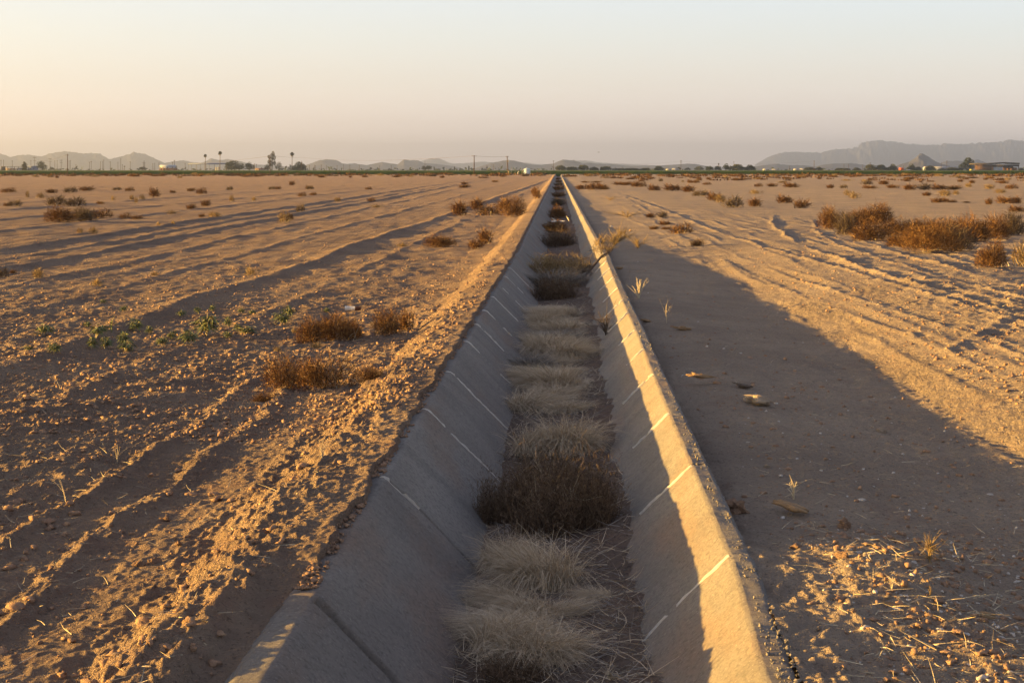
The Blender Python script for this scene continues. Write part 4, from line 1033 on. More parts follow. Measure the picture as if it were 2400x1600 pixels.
def palm(px, top, base, cw, label, D=1850, seed=1, shaggy=False, ch=None):
    r = np.random.default_rng(seed); z0 = fz(base, D); Hm = (base - top) / F * D; R_ = cw / 2 / F * D
    t = empty('palm_tree', (fx(px, D), D, z0)); tag(t, label, 'palm tree', 'palm trees on the horizon')
    hc = Hm - R_ * .95
    mb = MB(); mb.tube([(0, 0, -1.5), (.1, 0, Hm * .3), (.25, 0, Hm * .7), (.2, 0, hc)], [.48, .36, .3, .26], 7)
    link('trunk', mb.mesh('trunk', M_palmtrunk), t)
    n = 150 if not shaggy else 260
    a = r.uniform(0, 6.28, n); e = r.uniform(-.9, 1.45, n)
    D_ = np.stack([np.cos(a) * np.cos(e), np.sin(a) * np.cos(e), np.sin(e)], 1)
    base_ = np.tile([.2, 0, hc], (n, 1)) + (r.uniform(0, 1, (n, 1)) * [0, 0, -Hm * .7] if shaggy else 0)
    v, f = blades(base_, D_, R_ * r.uniform(.75, 1.15, n), R_ * .28, (0, 0, -.35), 3, 'leaf', r=r)
    link('crown', mesh_np('crown', v, f, M_fol[3]), t)
    if not shaggy:
        n = 60; a = r.uniform(0, 6.28, n); D_ = np.stack([np.cos(a) * .35, np.sin(a) * .35, -np.ones(n)], 1)
        v, f = blades(np.tile([.2, 0, hc], (n, 1)), D_, R_ * r.uniform(.6, 1.5, n), R_ * .16, (0, 0, -.1), 2, r=r)
        link('dead_fronds', mesh_np('dead_fronds', v, f, M_brush2), t)
    return t
palm(480.9, 360, 400, 8.5, 'shorter of the two palms standing together left of the big bushes', seed=1)
palm(515.4, 353, 400, 10, 'taller palm, right of the pair beside the open shed', seed=2)
palm(684.3, 355, 400.5, 11, 'lone palm with a slim pale trunk beside the round dark tree', seed=3)
palm(1684, 382, 399.5, 4.5, 'tiny palm rising over the tree group right of the middle', seed=4)
palm(57, 376, 400, 15, 'shaggy untrimmed palm at the far left by the white shed', seed=5, shaggy=True)
palm(530.5, 383, 400, 5, 'tiny dark palm at the left edge of the big bushes', seed=6)
palm(291.5, 388, 398.5, 4, 'tiny palm before the mountains on the left', seed=7, D=2600)
A, B_, G_ = M_fol[0], M_fol[1], M_fol[2]
gt = 'trees along the horizon'
tree('round_tree', 98.7, 376, 400, 25, B_, 'round olive tree at the far left beside the blue building', seed=2, group=gt)
tree('bushy_tree', 549, 376, 400.5, 44, B_, 'big broad olive tree mass beside the pair of palms', seed=3, n=2600, group=gt, leaf=.045)
tree('bushy_tree', 584, 379, 400.5, 25, A, 'dark round tree right of the big olive tree mass', seed=4, group=gt)
euc = [(.1, 0, .87, .17), (.0, .1, .75, .2), (.2, 0, .68, .18), (-.3, 0, .72, .12), (-.15, 0, .55, .2), (.12, 0, .5, .2), (-.3, 0, .45, .13), (.25, 0, .38, .15), (0, 0, .35, .15), (-.2, 0, .3, .1)]
tree('eucalyptus_tree', 637.5, 354, 400.5, 24, G_, 'tall slender grey green tree, the tallest on the left', seed=5, n=2000, lumps=[(a, b, c, d * .85) for a, b, c, d in euc], group=gt, leaf=.06)
tree('bushy_tree', 654, 378, 400.5, 20, G_, 'loose grey green tree right of the tallest slender tree', seed=6, group=gt, n=800)
tree('bushy_tree', 626, 383, 400.5, 14, A, 'small dark tree at the foot of the tallest slender tree', seed=7, group=gt)
tree('bushy_tree', 680, 384, 400.5, 12, A, 'small dark tree left of the lone palm trunk', seed=8, group=gt, n=800)
rnd = [(0, 0, .7, .25), (-.22, 0, .4, .26), (.25, 0, .42, .26), (.1, .1, .55, .28), (0, 0, .3, .3), (-.3, 0, .25, .2), (.32, 0, .22, .2)]
tree('round_tree', 701, 377, 401, 32, A, 'round dark green tree right of the lone palm', seed=9, lumps=rnd, n=2200, group=gt)
tree('small_tree', 412.7, 388, 400, 6, A, 'narrow dark tree at the right end of the brown wall', seed=10, n=300, group=gt, leaf=.1)
for k, (px, top, base, w, m, l) in enumerate((
    (1316, 387, 400, 28, B_, 'leftmost rounded tree of the row right of the ditch end'), (1340, 391, 400.5, 24, B_, 'low tree second in the row right of the ditch end'),
    (1366, 386.5, 400.5, 26, B_, 'tallest tree of the row right of the ditch end'), (1392, 391, 400.5, 22, A, 'dark low tree at the right end of that row'),
    (1420, 390, 400, 26, A, 'dark rounded tree past the row right of the ditch end'), (1450, 395, 400, 30, A, 'low dark bush line piece between two rounded trees, left part'), (1485, 394.5, 400, 36, A, 'low dark bush line piece middle part before the lone round tree'), (1512, 394, 400, 22, A, 'low dark bush just left of the lone round tree'),
    (1545, 389, 400, 24, A, 'lone round dark tree left of the far white sheds'), (1591, 391.5, 399, 10, A, 'tiny tree beside the tall far pole, right of the middle'), (1612, 393, 399, 14, A, 'tiny low tree right of the tall far pole'),
    (1638, 390, 399, 22, B_, 'loose olive tree before the low blue hill'), (1663, 389, 400, 18, A, 'dark tree at the left of the tree group right of the middle'), (1682, 389, 400, 16, A, 'dark tree under the tiny palm'),
    (1702, 382.5, 400, 17, A, 'pointed dark tree of the group right of the middle'), (1728, 385, 400.5, 38, B_, 'broad olive tree mass in the group right of the middle'), (1757, 386, 400.5, 25, A, 'dark tree at the right end of that group'),
    (1898, 392, 401, 26, B_, 'low bush left of the far right pole'), (1920, 391, 401, 16, B_, 'low bush right of the far right pole'), (1975, 394, 401, 34, B_, 'low bush row before the right hills'), (2008, 393, 401, 20, B_, 'low bush row piece beside the olive thicket'),
    (2040, 385, 402, 30, B_, 'olive thicket, left tree of three, left of the orange truck'), (2067, 386, 402, 32, B_, 'olive thicket, middle tree of three, left of the orange truck'), (2092, 384, 402, 26, B_, 'olive thicket, right tree of three, left of the orange truck'),
    (2136, 382, 402, 18, B_, 'upright olive tree before the cone hill'), (2151, 391, 402, 20, A, 'dark low bush right of the upright olive tree'), (2180, 388, 402, 28, B_, 'round olive tree right below the cone hill'),
    (2210, 395, 402, 24, B_, 'low bush left of the big dark tree, first'), (2234, 392, 402, 26, B_, 'low bush left of the big dark tree, second'), (2394, 394, 402, 16, A, 'dark bush at the right edge beyond the open shed'),
    (123, 392, 398.5, 9, A, 'tiny dark tree right of the round olive tree, far left'), (335, 391, 398.5, 18, A, 'tiny dark mound tree before the left mountains'), (994, 388.5, 399, 12, A, 'left tree of the small pair before the pale hill'), (1004, 387, 399, 16, A, 'right tree of the small pair before the pale hill'))):
    tree('bushy_tree' if w > 20 else 'small_tree', px, top, base, w, m, l, seed=20 + k, n=int(300 + w * 30), group=gt, leaf=.06 + .5 / w, D=1850 if base > 399.2 else 2600)
tree('broad_tree', 2266, 367.5, 403, 38, A, 'big dark tree towering left of the brown open shed', seed=77, n=3000, group=gt, leaf=.045,
     lumps=[(.08, 0, .8, .18), (.25, 0, .65, .2), (-.05, 0, .65, .2), (.15, 0, .5, .24), (-.3, 0, .32, .2), (-.2, 0, .45, .18), (.3, 0, .35, .2), (.1, 0, .25, .22), (-.38, 0, .15, .14)])
# far wood reading as one mass along the plain
n = 5200; X = r.uniform(-1500, 1500, n); D = r.uniform(2900, 4200, n); hh = np.clip(noise(X * .006, D * .004, 161) + .15, 0.02, 1)
keep = r.random(n) < hh * 1.4
X, D, hh = X[keep] * D[keep] / 3000, D[keep], hh[keep]
v, f = blades(np.stack([X, D, r.uniform(-.3, .75, len(X)) * (2 + 6 * hh)], 1), r.normal(size=(len(X), 3)) * [1, 1, .6], r.uniform(4, 10, len(X)), 4.5, (0, 0, 0), 2, 'leaf', r=r)
tag(link('far_wood', mesh_np('far_wood', v, f, M_fol[0])), kind='stuff')

# utility poles
M_pole = mat('pole_wood', (0.11, 0.075, 0.055), 1, .05, var=(0.075, 0.05, 0.035), scale=3)
M_metal = mat('grey_metal', (0.3, 0.31, 0.32), .5, .4, var=(0.24, 0.25, 0.26), scale=2)
def pole(px, top, base, label, D, wpx, arms=((0.96, 8),), group='utility poles', extra=None, lean=0.0):
    z0 = fz(base, D); Hm = (base - top) / F * D; k = D / F
    t = empty('utility_pole', (fx(px, D), D, z0)); tag(t, label, 'utility pole', group)
    mb = MB(); mb.tube([(0, 0, -1.0), (lean * .5, 0, Hm * .5), (lean, 0, Hm)], [wpx * k * .5, wpx * k * .45, wpx * k * .38], 7); link('shaft', mb.mesh('shaft', M_pole), t)
    for fr, aw in arms:
        mb = MB(); a = aw * k / 2; x = lean * fr
        mb.box(x - a, x + a, -.42 * wpx * k - .12, -.42 * wpx * k + .02, Hm * fr - .09 * k * 5, Hm * fr + .03 * k * 5)
        c = link('crossarm', mb.mesh('crossarm', M_pole), t)
        mb = MB()
        for q in (-.92, -.45, .45, .92): mb.tube([(x + a * q, -.42 * wpx * k - .05, Hm * fr), (x + a * q, -.42 * wpx * k - .05, Hm * fr + .35 * k * 3)], .12 * k * 2, 5)
        link('insulator', mb.mesh('insulator', M_metal), c)
    if extra == 'transformer':
        mb = MB(); mb.tube([(lean + 3 * k, -.1, Hm * .66), (lean + 3 * k, -.1, Hm * .78)], 1.1 * k, 10); link('transformer', mb.mesh('transformer', M_metal), t)
    return t
pole(1111.3, 364, 408.5, 'dark utility pole with one crossarm, left of the pair at the crop edge', 638, 2.3, ((.955, 11),))
pole(1191, 366, 408.5, 'utility pole with a transformer near the pale tank', 638, 2.4, ((.975, 8),), extra='transformer', lean=-.45)
pole(158.3, 361, 408, 'tall brown utility pole alone at the crop edge on the left', 638, 1.9, ((.94, 8),))
pole(633, 362, 408.3, 'slim brown utility pole in front of the tallest slender tree', 638, 1.6, ())
pole(706.4, 377, 401, 'pale brown pole in front of the round dark tree', 1500, 1.1, ())
pole(1297, 377, 402, 'slim utility pole right above the end of the ditch', 1200, .9, ((.97, 3),))
pole(996, 377, 400, 'slim pole before the pale hill left of the pair of poles', 1900, .7, ())
pole(1596, 376, 399, 'tall far pole with stacked crossarms right of the middle', 1900, .8, ((.97, 4), (.8, 4)))
pole(1521, 388, 399, 'short far pole just left of the lone round tree', 1900, .6, ())
pole(1908, 376, 401, 'thick grey pole alone before the right hills', 1700, 1.3, ())
pole(2040, 382, 392, 'pole with a yellow light fitting in the olive thicket', 1840, .7, ((.97, 4),))
pole(2206, 380, 398, 'thin pole right of the cone hill', 1900, .8, ())
pole(2219, 377, 398, 'pole with double crossarms right of the cone hill', 1900, .9, ((.95, 4), (.75, 3)))
pole(2187, 384, 398, 'slim pole rising at the right foot of the cone hill', 1900, .6, ())
lst = [(2.5, 375, 2), (8.5, 375, 2), (29, 376.7, 4), (72.5, 376, 3), (81.3, 368, 8), (117.3, 371, 8), (128.5, 376.5, 2), (134, 375.5, 2), (143.4, 374.6, 7), (162, 377, 2), (165, 376, 2), (178, 386, 2), (209.6, 380, 2), (213.8, 378, 4), (235.5, 379, 2), (240.7, 379, 2), (243.2, 374.6, 4), (258.6, 379, 4),
       (276.5, 380, 2), (283, 371, 1), (287, 386, 2), (305.3, 379, 3), (335.7, 380.5, 2), (337.7, 377, 2), (339.5, 381, 2), (358.3, 383.5, 2), (362.7, 382.5, 2), (372.5, 382, 3), (404.4, 381, 3), (408.8, 375.6, 3), (434, 383, 2), (597, 384, 2), (601, 385, 2), (725, 388, 2), (737, 387, 2), (739.5, 388, 2), (753, 386.5, 3), (765, 388, 2), (790, 388, 2),
       (805, 386, 2), (820, 387, 2), (842, 387, 2), (890, 389, 2), (917, 388, 2), (1141, 387, 2), (1157, 386, 2), (1720, 379, 2), (1850, 389, 2), (1978, 386, 2), (1989, 385, 2), (2022, 386, 2), (2118, 388, 2), (2250, 386, 2)]
for k, (px, top, aw) in enumerate(lst):
    pole(px, top, 399.2, 'thin far utility pole on the hazy plain, %s from the left' % ordinal(k), 2500, .95, ((.95, aw),) + (((.72, aw * .9),) if aw > 6 else ()), 'far utility poles')
def wire(x0, y0, x1, y1, D0, D1, sag, label):
    t = np.linspace(0, 1, 24); D = D0 + (D1 - D0) * t
    xa, xb, za, zb = fx(x0, D0), fx(x1, D1), fz(y0, D0), fz(y1, D1)
    P = np.stack([xa + (xb - xa) * t, D, za + (zb - za) * t - sag * 4 * t * (1 - t)], 1)
    mb = MB(); mb.tube(P, .035, 4); tag(link('power_line', mb.mesh('power_line', M_pole), None), label, 'power line', 'power lines')
wire(1111.3, 365.5, 1190.4, 366.5, 638, 638, .35, 'power line between the two poles at the crop edge')
wire(706, 369, 1111.3, 365.5, 1200, 638, 2.2, 'long power line running left from the dark crop edge pole')
wire(633, 364, 706, 369, 638, 1200, .5, 'short power line right of the slim pole by the tallest tree')
wire(158, 363, 81, 369, 638, 2500, 4, 'power line leaving the tall brown pole on the left')
wire(1597, 378, 1297, 378, 1900, 1200, 3, 'power line between slim ditch end pole and tall far pole')
wire(1597, 378, 1908, 377, 1900, 1700, 4, 'power line right of the tall far pole')
wire(410, 378, 633, 366, 2500, 638, 3, 'power line left of the slim pole by the tallest tree')

# water tank and pump standing at the crop edge
M_tank = mat('pale_tank', (0.62, 0.70, 0.68), .5, .3, var=(0.55, 0.63, 0.62), scale=1.2)
M_whitep = mat('white_paint', (0.75, 0.75, 0.72), .6, .3, var=(0.66, 0.66, 0.63), scale=3)
D = 638; k = D / F
tk = empty('water_tank', (fx(1235, D), D, -.25)); tag(tk, 'pale green white cylindrical water tank at the crop edge', 'tank')
mb = MB(); q = [(0, 0, z) for z in (0, .2, 2.1, 2.4, 2.55)]; mb.tube(q, np.array([7.6, 7.8, 7.8, 7.0, 3.0]) * k, 28); link('tank_body', mb.mesh('tank_body', M_tank, False), tk)
mb = MB(); mb.tube([(0, 0, 2.5), (0, 0, 2.72)], .32, 12); link('lid', mb.mesh('lid', M_tank), tk)
for z_ in (.7, 1.4, 2.0):
    mb = MB(); mb.tube([(0, 0, z_), (0, 0, z_ + .06)], 7.95 * k, 28); link('hoop', mb.mesh('hoop', M_metal), tk)
mb = MB(); mb.tube([(1.1, -1.2, 1.3), (1.35, -1.45, 1.25), (1.35, -1.45, 0)], .09, 6); link('outlet_pipe', mb.mesh('outlet_pipe', M_metal), tk)
pm = empty('pump', (fx(1213.5, D), D, -.25)); tag(pm, 'white pump head with a bent pipe left of the pale tank', 'pump')
mb = MB(); mb.tube([(0, 0, 0), (0, 0, .75)], .22, 10); link('pump_base', mb.mesh('pump_base', M_whitep), pm)
mb = MB(); mb.tube([(0, 0, .7), (.1, 0, 1.05), (.35, 0, 1.2), (.5, 0, 1.0)], .12, 8); link('bent_pipe', mb.mesh('bent_pipe', M_whitep), pm)
for q, (px, top) in enumerate(((1192.5, 400), (1198.5, 392), (1207, 402), (1216, 398), (1223.7, 398), (1244, 402))):
    mb = MB(); mb.tube([(0, 0, -.4), (0, 0, (408 - top) * k)], .07, 6); mb.tube([(0, 0, (408 - top) * k), (0, 0, (408 - top) * k + .05)], .10, 6)
    o = link('fence_post', mb.mesh('fence_post', M_twig), None, (fx(px, D), D - .3, fz(408, D))); tag(o, 'thin post around the pump and tank, %s from the left' % ordinal(q), 'post', 'posts around the pump')

# sheds and houses
def bmat(n, c, v=None): return mat(n, c, .85, .15, var=v or tuple(x * .8 for x in c), scale=.6)
M_rust = mat('rusty_cladding', (0.20, 0.125, 0.075), .9, .1, var=(0.12, 0.075, 0.05), scale=1.0, stretch=(3, 3, .25))
M_roofd = bmat('dark_roof', (0.07, 0.06, 0.055)); M_roofb = bmat('blue_grey_roof', (0.17, 0.20, 0.27)); M_white = bmat('white_wall', (0.42, 0.42, 0.43)); M_tarp = mat('pale_tarp', (0.5, 0.55, 0.62), .7, .2, var=(0.32, 0.36, 0.43), scale=.5, stretch=(3, 1, .1))
M_hay = bmat('brown_bales', (0.28, 0.15, 0.08)); M_orange = bmat('orange_paint', (0.62, 0.13, 0.04)); M_yellow = bmat('yellow_paint', (0.6, 0.5, 0.12)); M_dark = bmat('dark_interior', (0.03, 0.027, 0.025)); M_cream = bmat('cream_wall', (0.5, 0.42, 0.34)); M_blue = bmat('blue_panel', (0.22, 0.27, 0.42)); M_glass = mat('dark_glass', (.03, .035, .04), .1, .5, var=(.02, .02, .025), scale=1); M_tyre = bmat('tyre', (.02, .02, .02))
def part(name, m, parent, boxes):
    mb = MB()
    for b in boxes: mb.box(*b)
    return link(name, mb.mesh(name, m), parent)
# brown open shed at the right
D = 1800; k = D / F; z0 = fz(403.5, D)
t = empty('open_shed', (fx(2285, D), D, z0)); tag(t, 'big brown open fronted shed with a dark low roof at the far right', 'shed')
W1, W2, Hh = 41 * k, 103 * k, 17.5 * k
part('end_wall', M_rust, t, [(0, W1, 0, .3, 0, Hh)])
part('back_wall', M_rust, t, [(W1, W2, 20, 20.3, 0, Hh)])
mb = MB(); pr = [(-.4, Hh), (W1, Hh + .3), (W1 + 31 * k, Hh + 2.6 * k), (W2 + .5, Hh + .4)]
V = [(x, y, z + dz) for x, z in pr for y in (-1.5, 21) for dz in (.02, 1.6)]
mb.add(V, [q for i in range(3) for b in (i * 4,) for q in ((b, b + 4, b + 5, b + 1), (b + 2, b + 3, b + 7, b + 6), (b + 1, b + 5, b + 7, b + 3), (b, b + 2, b + 6, b + 4))] + [(0, 1, 3, 2), (12, 14, 15, 13)])
link('roof', mb.mesh('roof', M_roofd), t)
part('front_fascia', M_roofd, t, [(W1 + .3, W2, -1.0, -.6, Hh - 4.6 * k, Hh)])
for x in (W1 + .4, W1 + 26 * k, W2 - .8): part('post', M_roofd, t, [(x, x + .6, -.5, .1, 0, Hh - .1)])
mb = MB(); xx = np.linspace(W1 + 1.2, W1 + 25.5 * k, 60); V = []
for i, x in enumerate(xx): V += [(x, -.2 + .35 * math.sin(i * 1.3), 0), (x + .4 * math.sin(i * .4), -.2 + .35 * math.sin(i * 1.3 + .5), Hh * .68)]
mb.add(V, [(2 * i, 2 * i + 2, 2 * i + 3, 2 * i + 1) for i in range(59)]); link('hanging_tarp', mb.mesh('hanging_tarp', M_tarp), t)
for i in range(4):
    part('stacked_bales', M_hay, t, [(W1 + (28 + i * 8.2) * k, W1 + (28 + i * 8.2 + 7.6) * k, 4, 9, 0, Hh * (.68, .62, .7, .6)[i])])
# corrugation ribs of the end wall
part('wall_rib', M_rust, t, [(q * 3.6 * k + .3, q * 3.6 * k + .9, -.25, 0, 0, Hh - .2) for q in range(11)])
# long blue roofed open shed on the left
D = 1880; k = D / F; z0 = fz(400, D)
t = empty('open_shed', (fx(440, D), D, z0)); tag(t, 'long open shed with a thin blue grey roof on posts behind the palms', 'shed')
Wd, Hh = 95 * k, 14.5 * k
mb = MB(); V = [(x, y, z) for x in (0, Wd) for y, z in ((0, Hh), (0, Hh + .5), (14, Hh + 1.7), (14, Hh + 1.1))]
mb.add(V, [(0, 4, 5, 1), (1, 5, 6, 2), (2, 6, 7, 3), (3, 7, 4, 0), (0, 1, 2, 3), (4, 7, 6, 5)]); link('roof', mb.mesh('roof', M_roofb), t)
for q, x in enumerate(np.array([1, 6, 16, 19, 27, 38, 39.5, 48, 58, 62, 72, 84, 93]) * k): part('post', M_metal, t, [(x, x + .35, .3 + 6 * (q % 3), .65 + 6 * (q % 3), 0, Hh + .02)])
# golden silo beside it
D = 1820; k = D / F
t = empty('silo', (fx(507.5, D), D, fz(400.5, D))); tag(t, 'shiny pale golden silo standing under the blue grey roof', 'silo')
mb = MB(); mb.tube([(0, 0, 0), (0, 0, 7.8 * k)], 2.6 * k, 18); link('silo_body', mb.mesh('silo_body', bmat('galvanised', (.62, .55, .42))), t)
mb = MB(); mb.tube([(0, 0, 7.8 * k), (0, 0, 9.2 * k)], [2.7 * k, .3 * k], 18); link('cone_roof', mb.mesh('cone_roof', M_metal), t)
t = empty('silo', (fx(512.3, D + 6), D + 6, fz(400.5, D))); tag(t, 'dull grey silo right behind the golden one', 'silo')
mb = MB(); mb.tube([(0, 0, 0), (0, 0, 8.6 * k)], 2.0 * k, 18); link('silo_body', mb.mesh('silo_body', M_metal), t)
mb = MB(); mb.tube([(0, 0, 8.6 * k), (0, 0, 9.6 * k)], [2.05 * k, .3 * k], 18); link('cone_roof', mb.mesh('cone_roof', M_metal), t)
def house(name, px0, px1, top, base, label, wall, roof, D=1860, depth=10, cat='building', roofh=.28, nwin=3, flat=False):
    k = D / F; z0 = fz(base, D); Wd = (px1 - px0) * k; Hh = (base - top) * k; hw = Hh * (1 if flat else 1 - roofh)
    t = empty(name, (fx(px0, D), D, z0)); tag(t, label, cat)
    part('wall', wall, t, [(0, Wd, 0, depth, -.6, hw)])
    mb = MB()
    if flat: mb.box(-.4, Wd + .4, -.5, depth + .5, hw + .01, hw + .35)
    else:
        V = [(-.4, -.5, hw), (Wd + .4, -.5, hw), (Wd + .4, depth + .5, hw), (-.4, depth + .5, hw), (0.3, depth / 2, Hh), (Wd - .3, depth / 2, Hh)]
        mb.add(V, [(0, 1, 5, 4), (2, 3, 4, 5), (1, 2, 5, 5), (3, 0, 4, 4), (0, 3, 2, 1)])
    link('roof', mb.mesh('roof', roof), t)
    for q in range(nwin):
        x = Wd * (q + .7) / (nwin + .4); part('window', M_glass, t, [(x, x + min(1.4, Wd * .1), -.06, .05, hw * .4, hw * .75)])
    part('door', M_dark, t, [(Wd * .08, Wd * .08 + min(1.2, Wd * .12), -.07, .05, -.6, hw * .62)])
    return t
house('farm_building', 373, 410, 387, 396, 'pale bluish farm building behind the brown wall on the left', M_tarp, M_tarp, D=1900, roofh=.35)
k = 1850 / F
t = empty('brown_wall', (fx(374, 1850), 1850, fz(400.5, 1850))); tag(t, 'long low brown wall in front of the pale farm building', 'wall')
part('wall_panel', M_hay, t, [(q * 6.0 * k, (q * 6.0 + 5.8) * k, 0, .4, 0, 6 * k) for q in range(7)]); part('wall_cap', M_rust, t, [(-.2, 42 * k, -.15, .55, 6 * k + .01, 6 * k + .3)])
t = empty('white_sheeting', (fx(371, 1845), 1845, fz(401, 1845))); tag(t, 'bright white leaning sheet at the left end of the brown wall', 'sheet')
mb = MB(); mb.add([(0, 0, 0), (3.2 * k, 0, 0), (4.0 * k, .3, 12 * k), (2.6 * k, .3, 12 * k), (0, .2, 0), (3.2 * k, .2, 0), (4.0 * k, .5, 12 * k), (2.6 * k, .5, 12 * k)], [(0, 1, 2, 3), (5, 4, 7, 6), (0, 4, 5, 1), (1, 5, 6, 2), (2, 6, 7, 3), (3, 7, 4, 0)]); link('sheet', mb.mesh('sheet', M_white), t)
house('farm_building', 65, 84, 389, 400, 'blue panelled farm building at the far left behind a pole', M_blue, M_roofb, nwin=2)
house('farm_building', 39, 54, 393.5, 400, 'low white shed beside the shaggy palm', M_white, M_white, nwin=1)
t = empty('carport', (fx(3, 1860), 1860, fz(400, 1860))); tag(t, 'flat dark carport roof on posts at the left picture edge', 'carport')
k = 1860 / F; part('roof', M_roofd, t, [(0, 50 * k, 0, 8, 9 * k, 9.9 * k)]); part('end_block', M_dark, t, [(0, 6 * k, .2, 6, 0, 8.95 * k)])
for x in (14, 22, 30, 40, 48): part('post', M_roofd, t, [(x * k, x * k + .4, .3, .7, 0, 8.98 * k)])
house('farm_building', 9, 34, 394.5, 399.8, 'low cream wall building under the dark carport', M_cream, M_cream, D=1875, nwin=4, flat=True)
house('house', 598, 622, 394.5, 400, 'low red roofed house left of the tallest slender tree', M_cream, bmat('red_roof', (.22, .09, .07)), nwin=4)
for q, (a, b, c) in enumerate(((1562, 1574, 395.5), (1576, 1592, 395), (1790, 1800, 396), (1812, 1826, 396.5), (1862, 1872, 395.5), (1876, 1892, 395))):
    house('white_shed', a, b, c, 399.3, 'tiny far white shed on the plain, %s from the left of the middle ones' % ordinal(q), M_white, M_white, D=2400, nwin=2, roofh=.3)['group'] = 'far white sheds'
house('long_building', 2168, 2252, 390.5, 401, 'long low pale bluish building before the cone hill', M_tarp, M_white, D=1960, nwin=9, roofh=.3)
# vehicles and boxes at the right
def truck(px0, px1, top, base, body, label, D=1800):
    k = D / F; Wd = (px1 - px0) * k; Hh = (base - top) * k; t = empty('truck', (fx(px0, D), D, fz(base, D))); tag(t, label, 'truck')
    part('cargo_box', body, t, [(0, Wd * .74, 0, 2.4, Hh * .2, Hh)])
    c = part('cab', M_white, t, [(Wd * .75, Wd, .1, 2.3, Hh * .16, Hh * .68)]); part('window', M_glass, c, [(Wd * .82, Wd * .96, .06, .09, Hh * .42, Hh * .62)])
    for x in (.15, .6, .87):
        for y in (-.02, 2.2):
            mb = MB(); mb.tube([(Wd * x, y, Hh * .1), (Wd * x, y + .25, Hh * .1)], Hh * .1, 12); link('wheel', mb.mesh('wheel', M_tyre), t)
    return t
truck(2108, 2122, 393.5, 402.5, M_orange, 'bright orange red truck box beside the olive thicket')
truck(2126, 2136, 397, 402.5, M_white, 'small white van like truck right of the orange truck')
truck(2274, 2283, 396.5, 403, M_yellow, 'small yellow truck left of the brown open shed')
def car(px, w, base, m, label, D=1800):
    k = D / F; L = w * k; h = L * .33; t = empty('parked_car', (fx(px, D), D, fz(base, D))); tag(t, label, 'car', 'parked cars far off')
    mb = MB(); pr = [(-.5, .12), (-.5, .5), (-.3, .55), (-.18, .98), (.2, 1.0), (.33, .58), (.49, .5), (.5, .12)]
    V = [(a * L, y, b * h) for y in (0, 1.7) for a, b in pr]; mb.add(V, [(i, (i + 1) % 8, 8 + (i + 1) % 8, 8 + i) for i in range(8)]); mb.add(V[:8], [(0, 1, 2, 7), (2, 5, 6, 7), (2, 3, 4, 5)]); mb.add(V[8:], [(7, 2, 1, 0), (7, 6, 5, 2), (5, 4, 3, 2)])
    link('body', mb.mesh('body', m), t); part('window', M_glass, t, [(-.17 * L, .2 * L, -.03, -.005, h * .62, h * .9)])
    for x in (-.3, .3):
        mb = MB(); mb.tube([(x * L, -.05, h * .16), (x * L, .2, h * .16)], h * .2, 10); link('wheel', mb.mesh('wheel', M_tyre), t)
car(2102, 7, 402.5, M_white, 'white car left of the orange truck'); car(2118, 7, 403, M_white, 'white car in front of the orange truck'); car(2196, 7, 402.5, M_yellow, 'pale yellow car right of the round olive tree'); car(2384, 6, 403, M_white, 'white car at the right end of the open shed')
car(661, 7, 400.3, M_white, 'left white car behind the crop near the lone palm'); car(668, 6, 400.3, M_white, 'right white car behind the crop near the lone palm')
# a bird high over the horizon
mb = MB(); mb.add([(-.35, 0, .02), (0, -.08, 0), (0, .10, 0), (.35, 0, .03), (0, 0, .05), (0, 0, -.05), (0.02, .25, 0)], [(0, 1, 4, 2), (3, 2, 4, 1), (0, 2, 5, 1), (3, 1, 5, 2), (2, 4, 6, 5)])
tag(link('bird', mb.mesh('bird', M_dark), None, (fx(1403, 330), 330, fz(357, 330))), 'small dark bird gliding above the horizon', 'bird')

# ------------------------------------------------------------------ mountains
M_mt = mat('desert_mountain', (0.07, 0.068, 0.075), 1, .05, var=(0.05, 0.049, 0.055), scale=.004, detail=8)
def mountain(name, sky_, D, depth, seed, rough=.06):
    sky_ = np.array(sky_, float); px = np.arange(sky_[0, 0], sky_[-1, 0] + .1, 1.2); top = np.interp(px, sky_[:, 0], sky_[:, 1])
    hp = np.maximum(0, (HZ + 1.5 - top)) / F * D
    e = np.minimum(1, np.minimum(px - px[0], px[-1] - px) / 14); hp = hp * np.sqrt(np.clip(e, 0, 1))
    vv = np.linspace(-1, 1, 41); X0 = fx(px, D); V = np.zeros((len(vv), len(px), 3))
    for i, w in enumerate(vv):
        x = X0 * (1 + w * depth / D); y = D + w * depth
        sp = noise(px * .05 + w * 1.2, np.full_like(px, w * 2.2 + seed), 173) + .55 * noise(px * .12 - w * 2, np.full_like(px, w * 5 + seed), 174)
        wp = px + 22 * abs(w) * noise(px * .03, w * 2.5 + seed, 175) + 9 * abs(w) * noise(px * .09, w * 5 + seed, 176)
        hq = np.interp(wp, px, hp) * (1 + .05 * noise(px * .11 + 4 * w, w * 4 + seed, 171) + .03 * noise(px * .33 + 6 * w, w * 9 + seed, 172))
        prof = np.clip(1 - abs(w) ** 1.15, 0, 1)
        V[i, :, 0] = x; V[i, :, 1] = y; V[i, :, 2] = hq * np.clip(prof * (1 + .2 * sp * abs(w) ** .5 * (1 - abs(w))), 0, 1.0) - .45 - 4 * (abs(w) > .98)
    return tag(link(name, mesh_np(name, V, grid_faces(len(vv), len(px)), M_mt, smooth=True)), kind='structure')
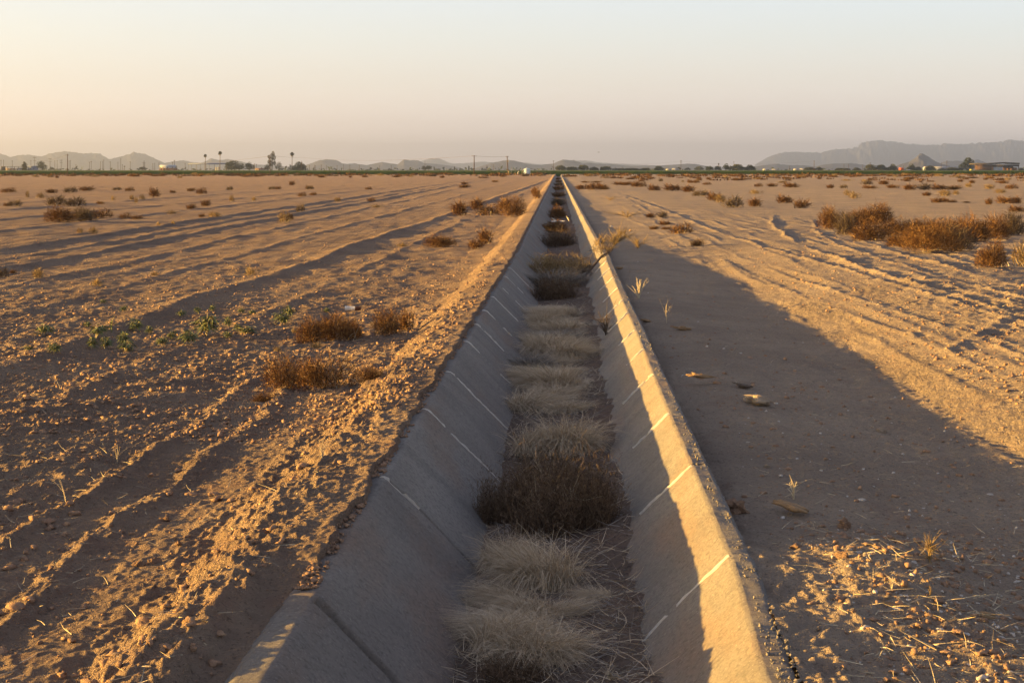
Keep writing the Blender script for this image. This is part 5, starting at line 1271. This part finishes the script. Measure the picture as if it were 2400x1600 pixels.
mountain('hills', [(-160, 366), (-60, 358), (0, 361), (25, 369), (51, 363.5), (71, 364), (95, 368), (105, 365), (119, 360), (155, 355.5), (190, 360), (235, 361), (255, 374), (262, 373), (295, 365), (313, 357.5), (340, 362), (360, 371), (385, 383), (410, 379), (430, 376.5), (445, 380), (470, 383), (485, 378), (495, 372.5), (515, 376), (535, 374), (560, 378), (590, 386), (640, 389), (690, 393), (720, 397)], 13500, 1500, 1)
mountain('hills', [(690, 397), (724, 385), (745, 378), (763, 374), (788, 376), (802, 384), (815, 385), (830, 384), (860, 388), (895, 380.5), (915, 384), (932, 386), (945, 376), (949, 374.5), (960, 377), (980, 377), (993, 383), (1020, 385), (1045, 388), (1066, 391), (1090, 397)], 10500, 900, 2)
mountain('hills', [(1105, 397), (1125, 391), (1150, 383), (1170, 379), (1190, 375.5), (1210, 378), (1235, 385), (1250, 387), (1270, 388), (1297, 384), (1320, 374.5), (1340, 377), (1345, 376), (1365, 384), (1380, 382), (1400, 385), (1440, 387), (1480, 390), (1515, 389.5), (1560, 388), (1590, 386), (1610, 384.5), (1630, 385), (1655, 390), (1690, 397)], 9500, 800, 3)
mountain('hills', [(1745, 397), (1760, 392), (1800, 387), (1820, 385), (1850, 388), (1880, 388), (1910, 391), (1930, 387), (1950, 384.5), (1990, 383), (2010, 385), (2035, 389), (2060, 393), (2085, 397)], 8800, 600, 4)
mountain('cone_hill', [(2080, 397), (2100, 390), (2115, 384), (2130, 380), (2145, 371), (2156, 361), (2162, 360), (2172, 366), (2190, 377), (2205, 384), (2225, 389), (2245, 397)], 7000, 380, 5)
mountain('hills', [(2180, 397), (2205, 382), (2225, 378), (2250, 378), (2265, 380), (2280, 376), (2290, 374), (2310, 382), (2330, 388), (2360, 392), (2480, 396)], 9800, 700, 6)
mountain('far_mountains', [(1760, 392), (1800, 370), (1815, 364), (1830, 359), (1860, 357), (1910, 359), (1925, 359), (1950, 352), (1985, 350), (2010, 346), (2018, 337), (2040, 332), (2060, 329.5), (2080, 333), (2100, 333), (2120, 338), (2170, 341), (2200, 341), (2215, 337), (2240, 340), (2270, 338), (2300, 336), (2340, 334), (2370, 329), (2400, 332), (2480, 330), (2560, 345)], 22000, 2500, 7)
mountain('far_mountains', [(950, 395), (985, 380), (1010, 372), (1030, 373), (1060, 385), (1090, 384), (1130, 380), (1165, 383), (1200, 383), (1230, 382), (1260, 386), (1300, 385), (1350, 378), (1375, 377), (1400, 382), (1450, 385), (1560, 390), (1700, 392), (1800, 395)], 20500, 1800, 8)

# ------------------------------------------------------------------ the dusty air
HM = bpy.data.materials.new('haze'); HM.use_nodes = True; hn = HM.node_tree
for q in list(hn.nodes): hn.nodes.remove(q)
ho = hn.nodes.new('ShaderNodeOutputMaterial'); hv = hn.nodes.new('ShaderNodeVolumePrincipled')
hv.inputs['Color'].default_value = (0.80, 0.88, 1.0, 1); hv.inputs['Density'].default_value = 8.8e-5; hv.inputs['Anisotropy'].default_value = 0.8
hn.links.new(hv.outputs[0], ho.inputs['Volume'])
mb = MB(); mb.box(-11000, 11000, -1300, 26500, -1.95, 440)
o = link('haze', mb.mesh('haze', HM)); tag(o, kind='stuff')
